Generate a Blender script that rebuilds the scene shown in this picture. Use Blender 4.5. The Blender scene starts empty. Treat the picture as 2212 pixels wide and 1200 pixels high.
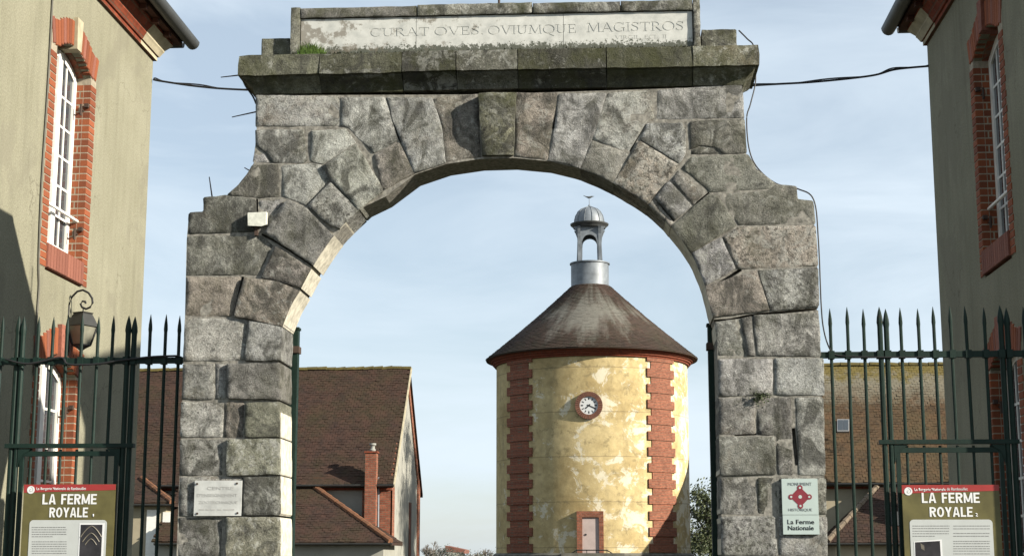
import bpy, bmesh, math, random
from mathutils import Vector, noise
from mathutils.geometry import delaunay_2d_cdt
random.seed(7)
S = bpy.context.scene
COL = S.collection
# ---------------------------------------------------------------- camera, sky, sun, exposure
YAW, PITCH, FPX = math.radians(3.57), math.atan(605 / 3330.0), 3330.0
CAM = Vector((.83, -12.0, 1.6))
cd = bpy.data.cameras.new('camera'); cam = bpy.data.objects.new('camera', cd); COL.objects.link(cam)
cd.sensor_width = 36; cd.lens = FPX / 2212 * 36; cd.clip_start = .1; cd.clip_end = 4000
cam.location = CAM; cam.rotation_euler = (math.pi / 2 + PITCH, 0, YAW); S.camera = cam
SUN = Vector((2.4, -1.0, 1.15)).normalized()
EL = math.asin(SUN.z); AZ = math.atan2(SUN.x, SUN.y)
W = bpy.data.worlds.new('World'); S.world = W; W.use_nodes = True
wn, wl = W.node_tree.nodes, W.node_tree.links
wn.clear()
out = wn.new('ShaderNodeOutputWorld'); bg = wn.new('ShaderNodeBackground'); sky = wn.new('ShaderNodeTexSky')
sky.sky_type = 'NISHITA'; sky.sun_disc = False; sky.sun_elevation = EL; sky.sun_rotation = AZ
sky.air_density = 1.0; sky.dust_density = .8; sky.ozone_density = 1.0
tc = wn.new('ShaderNodeTexCoord'); mp = wn.new('ShaderNodeMapping'); mp.inputs['Scale'].default_value = (1.3, 1.3, 5.0)
mp.inputs['Rotation'].default_value = (.18, .12, 0)
nz = wn.new('ShaderNodeTexNoise'); nz.inputs['Scale'].default_value = 2.6; nz.inputs['Detail'].default_value = 7; nz.inputs['Roughness'].default_value = .55
nz.inputs['Distortion'].default_value = .5
rmp = wn.new('ShaderNodeValToRGB'); rmp.color_ramp.elements[0].position = .36; rmp.color_ramp.elements[1].position = .68
rmp.color_ramp.elements[0].color = (.46, .46, .46, 1); rmp.color_ramp.elements[1].color = (.93, .93, .93, 1)
mx = wn.new('ShaderNodeMix'); mx.data_type = 'RGBA'
mx.inputs['B'].default_value = (6.2, 7.1, 7.9, 1)
wl.new(tc.outputs['Generated'], mp.inputs['Vector']); wl.new(mp.outputs['Vector'], nz.inputs['Vector'])
wl.new(nz.outputs['Fac'], rmp.inputs['Fac']); wl.new(rmp.outputs['Color'], mx.inputs['Factor'])
wl.new(sky.outputs['Color'], mx.inputs['A']); wl.new(mx.outputs['Result'], bg.inputs['Color'])
bg.inputs['Strength'].default_value = .06
wl.new(bg.outputs['Background'], out.inputs['Surface'])
sd = bpy.data.lights.new('sun', 'SUN'); sun = bpy.data.objects.new('sun', sd); COL.objects.link(sun)
sd.energy = 5.0; sd.angle = math.radians(.5); sd.color = (1.0, .93, .80)
sun.rotation_euler = SUN.to_track_quat('Z', 'Y').to_euler(); sun.location = (30, -20, 30)
S.view_settings.view_transform = 'Standard'; S.view_settings.look = 'None'
S.view_settings.exposure = 1.15; S.view_settings.gamma = 1.0; S.view_settings.use_curve_mapping = False

# ---------------------------------------------------------------- sight lines: where a point seen in the photo lies on a given plane of the place
FW = Vector((-math.sin(YAW) * math.cos(PITCH), math.cos(YAW) * math.cos(PITCH), math.sin(PITCH)))
RT = Vector((math.cos(YAW), math.sin(YAW), 0)); UP = RT.cross(FW)
def P(px, py, ax, val):
    d = FW + RT * ((px - 1106) / FPX) + UP * ((600 - py) / FPX)
    return CAM + d * ((val - CAM[ax]) / d[ax])
def PY(px, py, y): return P(px, py, 1, y)

# ---------------------------------------------------------------- object helpers
WL = {}
def wloc(o): return WL.get(o.name, Vector((0, 0, 0))) if o else Vector((0, 0, 0))
def reg(o, w, parent):
    WL[o.name] = Vector(w)
    if parent: o.parent = parent; o.location = Vector(w) - wloc(parent)
    else: o.location = w
    COL.objects.link(o)
    return o
def thing(name, label, cat, loc=(0, 0, 0), group=None, kind=None):
    o = bpy.data.objects.new(name, None); o.empty_display_size = .2
    reg(o, loc, None); tag(o, label, cat, group, kind); return o
def tag(o, label=None, cat=None, group=None, kind=None):
    if label: o['label'] = label
    if cat: o['category'] = cat
    if group: o['group'] = group
    if kind: o['kind'] = kind
    return o
class MB:
    def __init__(s): s.v = []; s.f = []
    def add(s, v, f):
        n = len(s.v); s.v += [Vector(p) for p in v]; s.f += [[i + n for i in q] for q in f]; return s
    def box(s, x0, x1, y0, y1, z0, z1):
        return s.add([(x0, y0, z0), (x1, y0, z0), (x1, y1, z0), (x0, y1, z0), (x0, y0, z1), (x1, y0, z1), (x1, y1, z1), (x0, y1, z1)],
                     [(0, 3, 2, 1), (4, 5, 6, 7), (0, 1, 5, 4), (1, 2, 6, 5), (2, 3, 7, 6), (3, 0, 4, 7)])
    def prism(s, loop, vec):
        n = len(loop); vec = Vector(vec)
        v = [Vector(p) for p in loop] + [Vector(p) + vec for p in loop]
        return s.add(v, [list(range(n))[::-1], list(range(n, 2 * n))] + [(i, (i + 1) % n, n + (i + 1) % n, n + i) for i in range(n)])
    def loft(s, rings, caps=True, close=True):
        n = len(rings[0]); v = [p for r in rings for p in r]; f = []
        for k in range(len(rings) - 1):
            for i in range(n if close else n - 1):
                a = k * n + i; b = k * n + (i + 1) % n
                f.append((a, b, b + n, a + n))
        if caps: f += [list(range(n))[::-1], list(range((len(rings) - 1) * n, len(rings) * n))]
        return s.add(v, f)
    def tube(s, pts, r, n=6, caps=True):
        pts = [Vector(p) for p in pts]; rings = []
        for i, p in enumerate(pts):
            t = (pts[min(i + 1, len(pts) - 1)] - pts[max(i - 1, 0)]).normalized()
            a = Vector((0, 0, 1)) if abs(t.z) < .9 else Vector((1, 0, 0))
            u = t.cross(a).normalized(); w = t.cross(u)
            rr = r[i] if isinstance(r, (list, tuple)) else r
            rings.append([p + (u * math.cos(k * 2 * math.pi / n) + w * math.sin(k * 2 * math.pi / n)) * rr for k in range(n)])
        return s.loft(rings, caps)
    def lathe(s, cx, cy, prof, n=32, caps=True, ph=0):
        return s.loft([[(cx + r * math.cos(ph + k * 2 * math.pi / n), cy + r * math.sin(ph + k * 2 * math.pi / n), z) for k in range(n)] for r, z in prof], caps)
    def disc(s, c, r, y0, y1, n=24, ph=0):
        return s.prism([(c[0] + r * math.cos(ph + k * 2 * math.pi / n), y0, c[2] + r * math.sin(ph + k * 2 * math.pi / n)) for k in range(n)], (0, y1 - y0, 0))
    def build(s, name, mat, parent=None, smooth=None, origin=None, recalc=True, color=None):
        w = Vector(origin) if origin is not None else wloc(parent)
        me = bpy.data.meshes.new(name); me.from_pydata([p - w for p in s.v], [], s.f)
        if recalc:
            bm = bmesh.new(); bm.from_mesh(me); bmesh.ops.recalc_face_normals(bm, faces=bm.faces); bm.to_mesh(me); bm.free()
        if smooth:
            me.polygons.foreach_set('use_smooth', [True] * len(me.polygons)); me.set_sharp_from_angle(angle=math.radians(smooth))
        me.materials.append(mat); me.update()
        o = bpy.data.objects.new(name, me)
        if color: o.color = (*color, 1)
        return reg(o, w, parent)

# ---------------------------------------------------------------- materials
def M(name, rough=.8, metal=0.0, spec=.3):
    m = bpy.data.materials.new(name); m.use_nodes = True; nt = m.node_tree
    b = nt.nodes['Principled BSDF']; b.inputs['Roughness'].default_value = rough; b.inputs['Metallic'].default_value = metal
    b.inputs['Specular IOR Level'].default_value = spec
    return m, nt.nodes, nt.links, b
def N(ns, t, **kw):
    n = ns.new(t)
    for k, v in kw.items():
        if hasattr(n, k) and k not in ('Scale',): setattr(n, k, v)
        else: n.inputs[k].default_value = v
    return n
def noise_n(ns, ls, vec, scale, detail=6, rough=.6, dist=0):
    n = ns.new('ShaderNodeTexNoise'); n.inputs['Scale'].default_value = scale; n.inputs['Detail'].default_value = detail
    n.inputs['Roughness'].default_value = rough; n.inputs['Distortion'].default_value = dist
    if vec is not None: ls.new(vec, n.inputs['Vector'])
    return n.outputs['Fac']
def ramp(ns, ls, fac, *stops):
    r = ns.new('ShaderNodeValToRGB'); e = r.color_ramp.elements
    while len(e) > 1: e.remove(e[-1])
    e[0].position = stops[0][0]; e[0].color = col4(stops[0][1])
    for p, c in stops[1:]:
        q = e.new(p); q.color = col4(c)
    ls.new(fac, r.inputs['Fac']); return r.outputs['Color']
def col4(c): return (c, c, c, 1) if isinstance(c, (int, float)) else (*c, 1)
def mix(ns, ls, fac, a, b, mode='MIX'):
    m = ns.new('ShaderNodeMix'); m.data_type = 'RGBA'; m.blend_type = mode
    for sock, v in (('Factor', fac), ('A', a), ('B', b)):
        if isinstance(v, bpy.types.NodeSocket): ls.new(v, m.inputs[sock])
        elif sock == 'Factor': m.inputs[sock].default_value = v
        else: m.inputs[sock].default_value = col4(v)
    return m.outputs['Result']
def mathn(ns, ls, op, a, b=0.0):
    m = ns.new('ShaderNodeMath'); m.operation = op
    for i, v in enumerate((a, b)):
        if isinstance(v, bpy.types.NodeSocket): ls.new(v, m.inputs[i])
        else: m.inputs[i].default_value = v
    return m.outputs[0]
def bump(ns, ls, b, h, strength=.4, dist=.02):
    n = ns.new('ShaderNodeBump'); n.inputs['Strength'].default_value = strength; n.inputs['Distance'].default_value = dist
    ls.new(h, n.inputs['Height']); ls.new(n.outputs['Normal'], b.inputs['Normal'])
def coords(ns, ls, rnd=True, scale=None):
    t = ns.new('ShaderNodeTexCoord').outputs['Object']
    if rnd:
        oi = ns.new('ShaderNodeObjectInfo'); cx = ns.new('ShaderNodeCombineXYZ')
        k = mathn(ns, ls, 'MULTIPLY', oi.outputs['Random'], 37.0)
        for i in range(3): ls.new(k, cx.inputs[i])
        a = ns.new('ShaderNodeVectorMath'); a.operation = 'ADD'; ls.new(t, a.inputs[0]); ls.new(cx.outputs[0], a.inputs[1]); t = a.outputs[0]
    if scale:
        mpn = ns.new('ShaderNodeMapping'); mpn.inputs['Scale'].default_value = scale; ls.new(t, mpn.inputs['Vector']); t = mpn.outputs[0]
    return t
def objcol(ns): return ns.new('ShaderNodeObjectInfo').outputs['Color']
def plain(name, c, rough=.6, metal=0, spec=.3, var=.15, sc=12, bp=0):
    m, ns, ls, b = M(name, rough, metal, spec); v = coords(ns, ls)
    f = noise_n(ns, ls, v, sc, 5)
    cc = mix(ns, ls, 1.0, ramp(ns, ls, f, (.3, 1 - var), (.7, 1 + var)), c, 'MULTIPLY')
    ls.new(cc, b.inputs['Base Color'])
    if bp: bump(ns, ls, b, f, bp, .01)
    return m

def stone_mat(name, moss=0.25):
    m, ns, ls, b = M(name, .92, 0, .12); v = coords(ns, ls)
    rnd = ns.new('ShaderNodeObjectInfo').outputs['Random']; r2 = mathn(ns, ls, 'FRACT', mathn(ns, ls, 'MULTIPLY', rnd, 7.31)); r3 = mathn(ns, ls, 'FRACT', mathn(ns, ls, 'MULTIPLY', rnd, 13.7))
    big = noise_n(ns, ls, v, 3.0, 7, .62, .6); mid = noise_n(ns, ls, v, 17, 9, .72, .3); fine = noise_n(ns, ls, v, 90, 7, .8)
    c = mix(ns, ls, 1.0, objcol(ns), ramp(ns, ls, big, (.3, .50), (.48, .92), (.6, 1.1), (.75, 1.4)), 'MULTIPLY')
    c = mix(ns, ls, 1.0, c, ramp(ns, ls, mid, (.3, .42), (.46, .95), (.58, 1.12), (.72, 1.6)), 'MULTIPLY')
    c = mix(ns, ls, 1.0, c, ramp(ns, ls, fine, (.3, .42), (.5, 1.0), (.7, 1.65)), 'MULTIPLY')
    def patch(sc, lo, hi, amt, col, seedv, dist=.4, squash=(1, 1, 1)):
        nonlocal c
        f = noise_n(ns, ls, coords(ns, ls, True, squash), sc, 9, .72, dist)
        f = mathn(ns, ls, 'ADD', f, mathn(ns, ls, 'MULTIPLY', mathn(ns, ls, 'SUBTRACT', seedv, .5), .17))
        c = mix(ns, ls, ramp(ns, ls, f, (lo, 0), (hi, amt)), c, col)
    patch(2.6, .58, .74, .42, (.17, .125, .078), r2)                      # iron staining
    patch(7.5, .56, .62, .50, (.36, .36, .33), r3, .8)                    # pale lichen crust
    patch(21, .60, .64, .55, (.42, .42, .385), r2, .2)                    # lichen specks
    patch(5.5, .47, .60, .78, (.048, .047, .042), rnd, .9, (1, 1, .75))   # black crust
    patch(30, .60, .66, .7, (.035, .033, .03), r3, .2)                    # pits
    f = noise_n(ns, ls, coords(ns, ls, True, (1, 1, .7)), 4.2, 8, .7)
    c = mix(ns, ls, mathn(ns, ls, 'MULTIPLY', ramp(ns, ls, f, (.46, 0), (.64, 1)), moss), c, (.055, .057, .026))
    ls.new(c, b.inputs['Base Color'])
    h = mathn(ns, ls, 'ADD', mid, mathn(ns, ls, 'MULTIPLY', fine, .5))
    bump(ns, ls, b, h, 1.0, .03)
    return m
STONE = stone_mat('weathered_stone', .3); MOSSY = stone_mat('mossy_stone', .75)
MORTAR = plain('lime_mortar', (.18, .17, .148), .95, var=.5, sc=30, bp=.6)
def marble():
    m, ns, ls, b = M('white_marble', .55, 0, .4); t = ns.new('ShaderNodeTexCoord').outputs['Object']
    sp = ns.new('ShaderNodeSeparateXYZ'); ls.new(t, sp.inputs[0])
    f = noise_n(ns, ls, t, 9, 7, .65); g = noise_n(ns, ls, t, 38, 6, .75)
    c = ramp(ns, ls, f, (.3, (.33, .335, .315)), (.5, (.44, .44, .41)), (.75, (.53, .53, .50)))
    # rust run under the top edge, lichen creeping up from the foot, blotches at the west end
    top = mathn(ns, ls, 'ADD', mathn(ns, ls, 'MULTIPLY', mathn(ns, ls, 'SUBTRACT', sp.outputs[2], 5.955), 9.0), mathn(ns, ls, 'MULTIPLY', mathn(ns, ls, 'SUBTRACT', f, .5), 1.5))
    c = mix(ns, ls, ramp(ns, ls, top, (.0, 0), (.55, .6)), c, (.34, .22, .12))
    low = mathn(ns, ls, 'ADD', mathn(ns, ls, 'MULTIPLY', mathn(ns, ls, 'SUBTRACT', 5.735, sp.outputs[2]), 16.0), mathn(ns, ls, 'MULTIPLY', mathn(ns, ls, 'SUBTRACT', g, .5), 4.2))
    c = mix(ns, ls, ramp(ns, ls, low, (.25, 0), (.5, .93)), c, (.045, .048, .03))
    west = mathn(ns, ls, 'ADD', mathn(ns, ls, 'MULTIPLY', mathn(ns, ls, 'SUBTRACT', -.62, sp.outputs[0]), .42), mathn(ns, ls, 'MULTIPLY', mathn(ns, ls, 'SUBTRACT', noise_n(ns, ls, t, 7.5, 8, .7), .53), 5.0))
    c = mix(ns, ls, ramp(ns, ls, west, (.12, 0), (.45, .75)), c, (.13, .11, .08))
    ls.new(c, b.inputs['Base Color']); bump(ns, ls, b, g, .12, .005); return m
MARBLE = marble()
def stucco():
    m, ns, ls, b = M('ochre_stucco', .95, 0, .1); v = coords(ns, ls, False)
    f = noise_n(ns, ls, v, 1.1, 6, .6); g = noise_n(ns, ls, v, 55, 5, .7); s = noise_n(ns, ls, coords(ns, ls, False, (4, 4, .35)), 2.0, 6, .6)
    c = ramp(ns, ls, f, (.3, (.178, .170, .122)), (.7, (.222, .213, .158)))
    c = mix(ns, ls, 1.0, c, ramp(ns, ls, s, (.3, .92), (.6, 1.03)), 'MULTIPLY')
    c = mix(ns, ls, 1.0, c, ramp(ns, ls, g, (.3, .72), (.7, 1.25)), 'MULTIPLY')
    pt = noise_n(ns, ls, v, .8, 9, .7, .7); c = mix(ns, ls, ramp(ns, ls, pt, (.54, 0), (.58, .45)), c, (.155, .145, .11))
    st = noise_n(ns, ls, coords(ns, ls, False, (3, 3, .22)), 1.7, 8, .7, .3); c = mix(ns, ls, ramp(ns, ls, st, (.56, 0), (.70, .4)), c, (.10, .093, .07))
    wv = ns.new('ShaderNodeTexVoronoi'); wv.feature = 'DISTANCE_TO_EDGE'; wv.inputs['Scale'].default_value = .55
    dv = ns.new('ShaderNodeVectorMath'); dv.operation = 'ADD'; ls.new(v, dv.inputs[0]); nv = ns.new('ShaderNodeTexNoise'); nv.inputs['Scale'].default_value = 2.5; nv.inputs['Detail'].default_value = 6; ls.new(v, nv.inputs['Vector']); ls.new(nv.outputs['Color'], dv.inputs[1]); ls.new(dv.outputs[0], wv.inputs['Vector'])
    c = mix(ns, ls, mathn(ns, ls, 'MULTIPLY', ramp(ns, ls, wv.outputs['Distance'], (.0, .55), (.006, 0)), ramp(ns, ls, f, (.48, 0), (.55, 1))), c, (.07, .062, .045))
    ls.new(c, b.inputs['Base Color']); bump(ns, ls, b, g, .55, .012); return m
STUCCO = stucco()
def brick_mat(name, a, c2):
    m, ns, ls, b = M(name, .85, 0, .2); v = coords(ns, ls)
    oi = ns.new('ShaderNodeObjectInfo')
    c = mix(ns, ls, oi.outputs['Random'], a, c2)
    f = noise_n(ns, ls, v, 22, 6, .7)
    c = mix(ns, ls, 1.0, c, ramp(ns, ls, f, (.3, .65), (.7, 1.25)), 'MULTIPLY')
    ls.new(c, b.inputs['Base Color']); bump(ns, ls, b, f, .5, .006); return m
BRICK = brick_mat('red_brick', (.25, .075, .032), (.15, .047, .024))
BRICKP = brick_mat('pale_brick', (.24, .095, .065), (.17, .065, .045))
def brickwork(name, sx=4.4, a=(.25, .088, .052), b2=(.15, .050, .031), mo=(.15, .095, .065), swap='XZ', mort=.012, row=.075):
    m, ns, ls, b = M(name, .9, 0, .15); t = ns.new('ShaderNodeTexCoord').outputs['Object']
    sp = ns.new('ShaderNodeSeparateXYZ'); ls.new(t, sp.inputs[0]); cb = ns.new('ShaderNodeCombineXYZ')
    u = mathn(ns, ls, 'ADD', sp.outputs[0], sp.outputs[1]); ls.new(u, cb.inputs[0]); ls.new(sp.outputs[2], cb.inputs[1])
    bt = ns.new('ShaderNodeTexBrick'); ls.new(cb.outputs[0], bt.inputs['Vector'])
    bt.inputs['Scale'].default_value = 1; bt.inputs['Brick Width'].default_value = .23; bt.inputs['Row Height'].default_value = row
    bt.inputs['Mortar Size'].default_value = mort; bt.inputs['Color1'].default_value = col4(a); bt.inputs['Color2'].default_value = col4(b2); bt.inputs['Mortar'].default_value = col4(mo)
    f = noise_n(ns, ls, t, 9, 6, .7)
    c = mix(ns, ls, 1.0, bt.outputs['Color'], ramp(ns, ls, f, (.3, .7), (.7, 1.25)), 'MULTIPLY')
    ls.new(c, b.inputs['Base Color']); bump(ns, ls, b, mathn(ns, ls, 'SUBTRACT', f, bt.outputs['Fac']), .5, .01); return m
BRICKWORK = brickwork('brickwork'); BRICKRED = brickwork('red_cornice_brick', a=(.19, .045, .022), b2=(.14, .034, .018), mo=(.12, .06, .04), mort=.008)
def tower_plaster():
    m, ns, ls, b = M('peeling_yellow_plaster', .9, 0, .15); t = ns.new('ShaderNodeTexCoord').outputs['Object']
    f = noise_n(ns, ls, t, .55, 6, .6, .3); g = noise_n(ns, ls, t, 1.05, 9, .72, .5); h = noise_n(ns, ls, t, 3.0, 8, .7)
    c = ramp(ns, ls, f, (.3, (.30, .225, .105)), (.5, (.40, .315, .16)), (.7, (.46, .37, .20)))
    c = mix(ns, ls, 1.0, c, ramp(ns, ls, h, (.3, .78), (.7, 1.18)), 'MULTIPLY')
    sp = ns.new('ShaderNodeSeparateXYZ'); ls.new(t, sp.inputs[0])
    ex = mathn(ns, ls, 'ADD', g, mathn(ns, ls, 'MULTIPLY', mathn(ns, ls, 'SUBTRACT', sp.outputs[0], 1.0), .012))
    c = mix(ns, ls, ramp(ns, ls, ex, (.525, 0), (.565, .75)), c, (.58, .54, .43))
    pt = noise_n(ns, ls, t, 1.9, 9, .75, .3)
    c = mix(ns, ls, ramp(ns, ls, pt, (.54, 0), (.62, .62)), c, (.185, .15, .08))
    st = noise_n(ns, ls, coords(ns, ls, False, (1, 1, .12)), 1.6, 6, .6)
    c = mix(ns, ls, ramp(ns, ls, st, (.55, 0), (.75, .35)), c, (.15, .12, .07))
    # day joints of the render every 2.1 m
    fr = mathn(ns, ls, 'FRACT', mathn(ns, ls, 'DIVIDE', mathn(ns, ls, 'ADD', sp.outputs[2], mathn(ns, ls, 'MULTIPLY', h, .08)), 2.12))
    c = mix(ns, ls, mathn(ns, ls, 'MULTIPLY', mathn(ns, ls, 'LESS_THAN', fr, .022), .4), c, (.10, .08, .05))
    ls.new(c, b.inputs['Base Color']); bump(ns, ls, b, mathn(ns, ls, 'ADD', h, mathn(ns, ls, 'MULTIPLY', ramp(ns, ls, ex, (.54, 1), (.57, 0)), .5)), .35, .03); return m
PLASTER = tower_plaster()
def tile_mat(name, a, b2, moss, moss_amt, lich=.3, streak=False, band=False):
    m, ns, ls, b = M(name, .9, 0, .15); v = coords(ns, ls, False)
    ge = ns.new('ShaderNodeNewGeometry')
    c = mix(ns, ls, ge.outputs['Random Per Island'], a, b2)
    f = noise_n(ns, ls, v, .7, 7, .65); g = noise_n(ns, ls, v, 11, 6, .7)
    c = mix(ns, ls, 1.0, c, ramp(ns, ls, g, (.3, .65), (.7, 1.3)), 'MULTIPLY')
    c = mix(ns, ls, mathn(ns, ls, 'MULTIPLY', ramp(ns, ls, f, (.42, 0), (.66, 1)), moss_amt), c, moss)
    l = noise_n(ns, ls, v, 3.1, 9, .8)
    pr = noise_n(ns, ls, v, 1.9, 8, .75)
    c = mix(ns, ls, ramp(ns, ls, pr, (.45, 0), (.65, .55)), c, tuple(min(1, k * q) for k, q in zip(a, (1.45, 1.25, 1.2))))
    c = mix(ns, ls, ramp(ns, ls, l, (.66, 0), (.72, lich)), c, (.30, .25, .20))
    if band:
        z = ns.new('ShaderNodeSeparateXYZ'); ls.new(ns.new('ShaderNodeTexCoord').outputs['Object'], z.inputs[0])
        hh = mathn(ns, ls, 'ADD', z.outputs[2], mathn(ns, ls, 'MULTIPLY', mathn(ns, ls, 'SUBTRACT', l, .5), 2.6))
        c = mix(ns, ls, ramp(ns, ls, mathn(ns, ls, 'DIVIDE', hh, 10), (.70, 0), (.78, .7)), c, (.16, .15, .115))
        c = mix(ns, ls, ramp(ns, ls, mathn(ns, ls, 'DIVIDE', hh, 10), (.80, 0), (.84, .85)), c, (.105, .08, .018))
    if streak:
        sp = ns.new('ShaderNodeSeparateXYZ'); ls.new(ns.new('ShaderNodeTexCoord').outputs['Object'], sp.inputs[0])
        ang = mathn(ns, ls, 'ARCTAN2', sp.outputs[0], mathn(ns, ls, 'MULTIPLY', sp.outputs[1], -1))
        cb = ns.new('ShaderNodeCombineXYZ'); ls.new(mathn(ns, ls, 'MULTIPLY', ang, 2.6), cb.inputs[0]); ls.new(mathn(ns, ls, 'MULTIPLY', sp.outputs[2], .22), cb.inputs[1])
        q = noise_n(ns, ls, cb.outputs[0], 1.35, 9, .72, .2)
        hz = mathn(ns, ls, 'SUBTRACT', 1.0, mathn(ns, ls, 'ABSOLUTE', mathn(ns, ls, 'MULTIPLY', mathn(ns, ls, 'SUBTRACT', sp.outputs[2], 13.6), .50)))
        lob = mathn(ns, ls, 'SUBTRACT', 1.0, mathn(ns, ls, 'ABSOLUTE', mathn(ns, ls, 'MULTIPLY', ang, 1.15)))
        w = mathn(ns, ls, 'ADD', mathn(ns, ls, 'ADD', mathn(ns, ls, 'MULTIPLY', q, 1.7), mathn(ns, ls, 'MULTIPLY', hz, .5)), mathn(ns, ls, 'MULTIPLY', lob, .4))
        c = mix(ns, ls, ramp(ns, ls, w, (1.22, 0), (1.5, .8)) if False else ramp(ns, ls, mathn(ns, ls, 'DIVIDE', w, 2.4), (.52, 0), (.66, .75)), c, (.15, .145, .125))
    ls.new(c, b.inputs['Base Color']); bump(ns, ls, b, g, .3, .01); return m
ROOFT = tile_mat('old_roof_tiles', (.042, .0245, .0185), (.028, .0185, .015), (.034, .028, .014), .7)
ROOFM = tile_mat('mossy_roof_tiles', (.066, .043, .024), (.046, .032, .020), (.075, .06, .03), .5, .35, False, True)
ROOFC = tile_mat('tower_roof_tiles', (.045, .031, .025), (.034, .0255, .021), (.034, .032, .019), .6, .1, True)
HIPT = plain('terracotta_hip_tiles', (.15, .068, .034), .85, var=.35, sc=5)
RIDGE = plain('mossy_ridge_tiles', (.075, .060, .018), .9, var=.5, sc=4)
LEAD = plain('weathered_lead', (.135, .15, .165), .5, .12, .4, var=.35, sc=2.2)
ZINC = plain('grey_zinc', (.075, .078, .078), .5, .4, .4, var=.2, sc=4)
def railpaint():
    m, ns, ls, b = M('dark_green_paint', .6, 0, .2); v = coords(ns, ls)
    f = noise_n(ns, ls, v, 9, 6, .65); g = noise_n(ns, ls, v, 26, 8, .75)
    c = ramp(ns, ls, f, (.3, (.004, .0125, .0092)), (.7, (.0085, .0225, .0165)))
    c = mix(ns, ls, ramp(ns, ls, g, (.60, 0), (.66, .8)), c, (.028, .015, .009))
    ls.new(c, b.inputs['Base Color']); bump(ns, ls, b, g, .35, .006); return m
GREEN = railpaint()
BLACK = plain('black_iron', (.012, .012, .013), .5, .3, .4)
CABLE = plain('black_cable', (.014, .014, .015), .6)
RUST = plain('rusty_iron', (.05, .032, .024), .8)
WHITE = plain('white_paint', (.66, .65, .61), .45, 0, .4, var=.08, sc=8)
def glass():
    m, ns, ls, b = M('window_glass', .06, 0, .8); b.inputs['Base Color'].default_value = (.035, .042, .05, 1); return m
GLASS = glass()
LGLASS = plain('lantern_glass', (.17, .165, .13), .3, 0, .5, var=.2)
PALEM = plain('pale_mortar', (.26, .225, .17), .95, var=.25, sc=30)
LIME = plain('pale_limestone', (.33, .29, .20), .9, var=.25, sc=6, bp=.2)
WOOD = plain('dark_red_boards', (.062, .022, .014), .8, var=.35, sc=7)
CREAM = plain('cream_render', (.27, .235, .165), .9, var=.16, sc=1.2)
GREYR = plain('white_render', (.24, .235, .205), .9, var=.14, sc=1.2)
DOORP = plain('faded_door_paint', (.36, .29, .27), .6, var=.1, sc=3)
DIAL = plain('white_dial', (.46, .47, .47), .5, var=.05)
INK = plain('black_ink', (.02, .02, .022), .5)
PLSTONE = plain('grey_base_stone', (.10, .095, .08), .9, var=.35, sc=3, bp=.3)

# ---------------------------------------------------------------- ground
MBg = MB(); MBg.add([(-900, -300, 0), (900, -300, 0), (900, 1500, 0), (-900, 1500, 0)], [(0, 1, 2, 3)])
def groundmat():
    m, ns, ls, b = M('gravel_ground', .95, 0, .1); v = coords(ns, ls, False)
    f = noise_n(ns, ls, v, .08, 6, .6); g = noise_n(ns, ls, v, 25, 6, .75)
    c = mix(ns, ls, ramp(ns, ls, f, (.45, 0), (.6, 1)), (.075, .068, .055), (.045, .055, .025))
    c = mix(ns, ls, 1.0, c, ramp(ns, ls, g, (.3, .7), (.7, 1.3)), 'MULTIPLY'); ls.new(c, b.inputs['Base Color']); return m
tag(MBg.build('ground', groundmat()), 'gravel and grass ground of the farm courtyard', kind='structure')

# ================================================================ THE STONE GATEWAY
T = .40
gate = thing('stone_gateway', 'weathered grey stone archway with inscribed marble frieze and curved shoulders', 'gateway', (0, 0, 0))
G_, D_, B_, L_, MO = (.275, .272, .258), (.185, .181, .164), (.245, .222, .195), (.35, .348, .333), (.178, .174, .14)
SC = {'g': G_, 'd': D_, 'b': B_, 'l': L_, 'm': MO}
def area2(p): return sum(p[i][0] * p[(i + 1) % len(p)][1] - p[(i + 1) % len(p)][0] * p[i][1] for i in range(len(p))) / 2
def inset(p, d):
    n = len(p); o = []
    for i in range(n):
        a, b, c = Vector(p[i - 1]), Vector(p[i]), Vector(p[(i + 1) % n])
        e1, e2 = (b - a), (c - b)
        if e1.length < 1e-6 or e2.length < 1e-6: o.append(tuple(b)); continue
        e1.normalize(); e2.normalize(); n1, n2 = Vector((-e1.y, e1.x)), Vector((-e2.y, e2.x))
        m = n1 + n2; k = max(.35, (1 + n1.dot(n2)) / 2) if m.length > 1e-3 else 1
        m = m.normalized() if m.length > 1e-3 else n1
        o.append(tuple(b + m * d / math.sqrt(k)))
    return o
def resample(p, step):
    o = []
    for i in range(len(p)):
        a, b = Vector(p[i]), Vector(p[(i + 1) % len(p)]); k = max(1, int((b - a).length / step))
        o += [tuple(a.lerp(b, j / k)) for j in range(k)]
    return o
def inside(q, p):
    x, y = q; r = False
    for i in range(len(p)):
        (x1, y1), (x2, y2) = p[i], p[i - 1]
        if (y1 > y) != (y2 > y) and x < (x2 - x1) * (y - y1) / (y2 - y1) + x1: r = not r
    return r
PALEJ = plain('pale_jamb', (.40, .375, .31), .9, var=.35, sc=16, bp=.5)  # paler colour for the jamb and lower haunch faces of the arch
CW = []
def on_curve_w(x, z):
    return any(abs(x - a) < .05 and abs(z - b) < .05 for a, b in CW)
SEED = [0]
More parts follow.
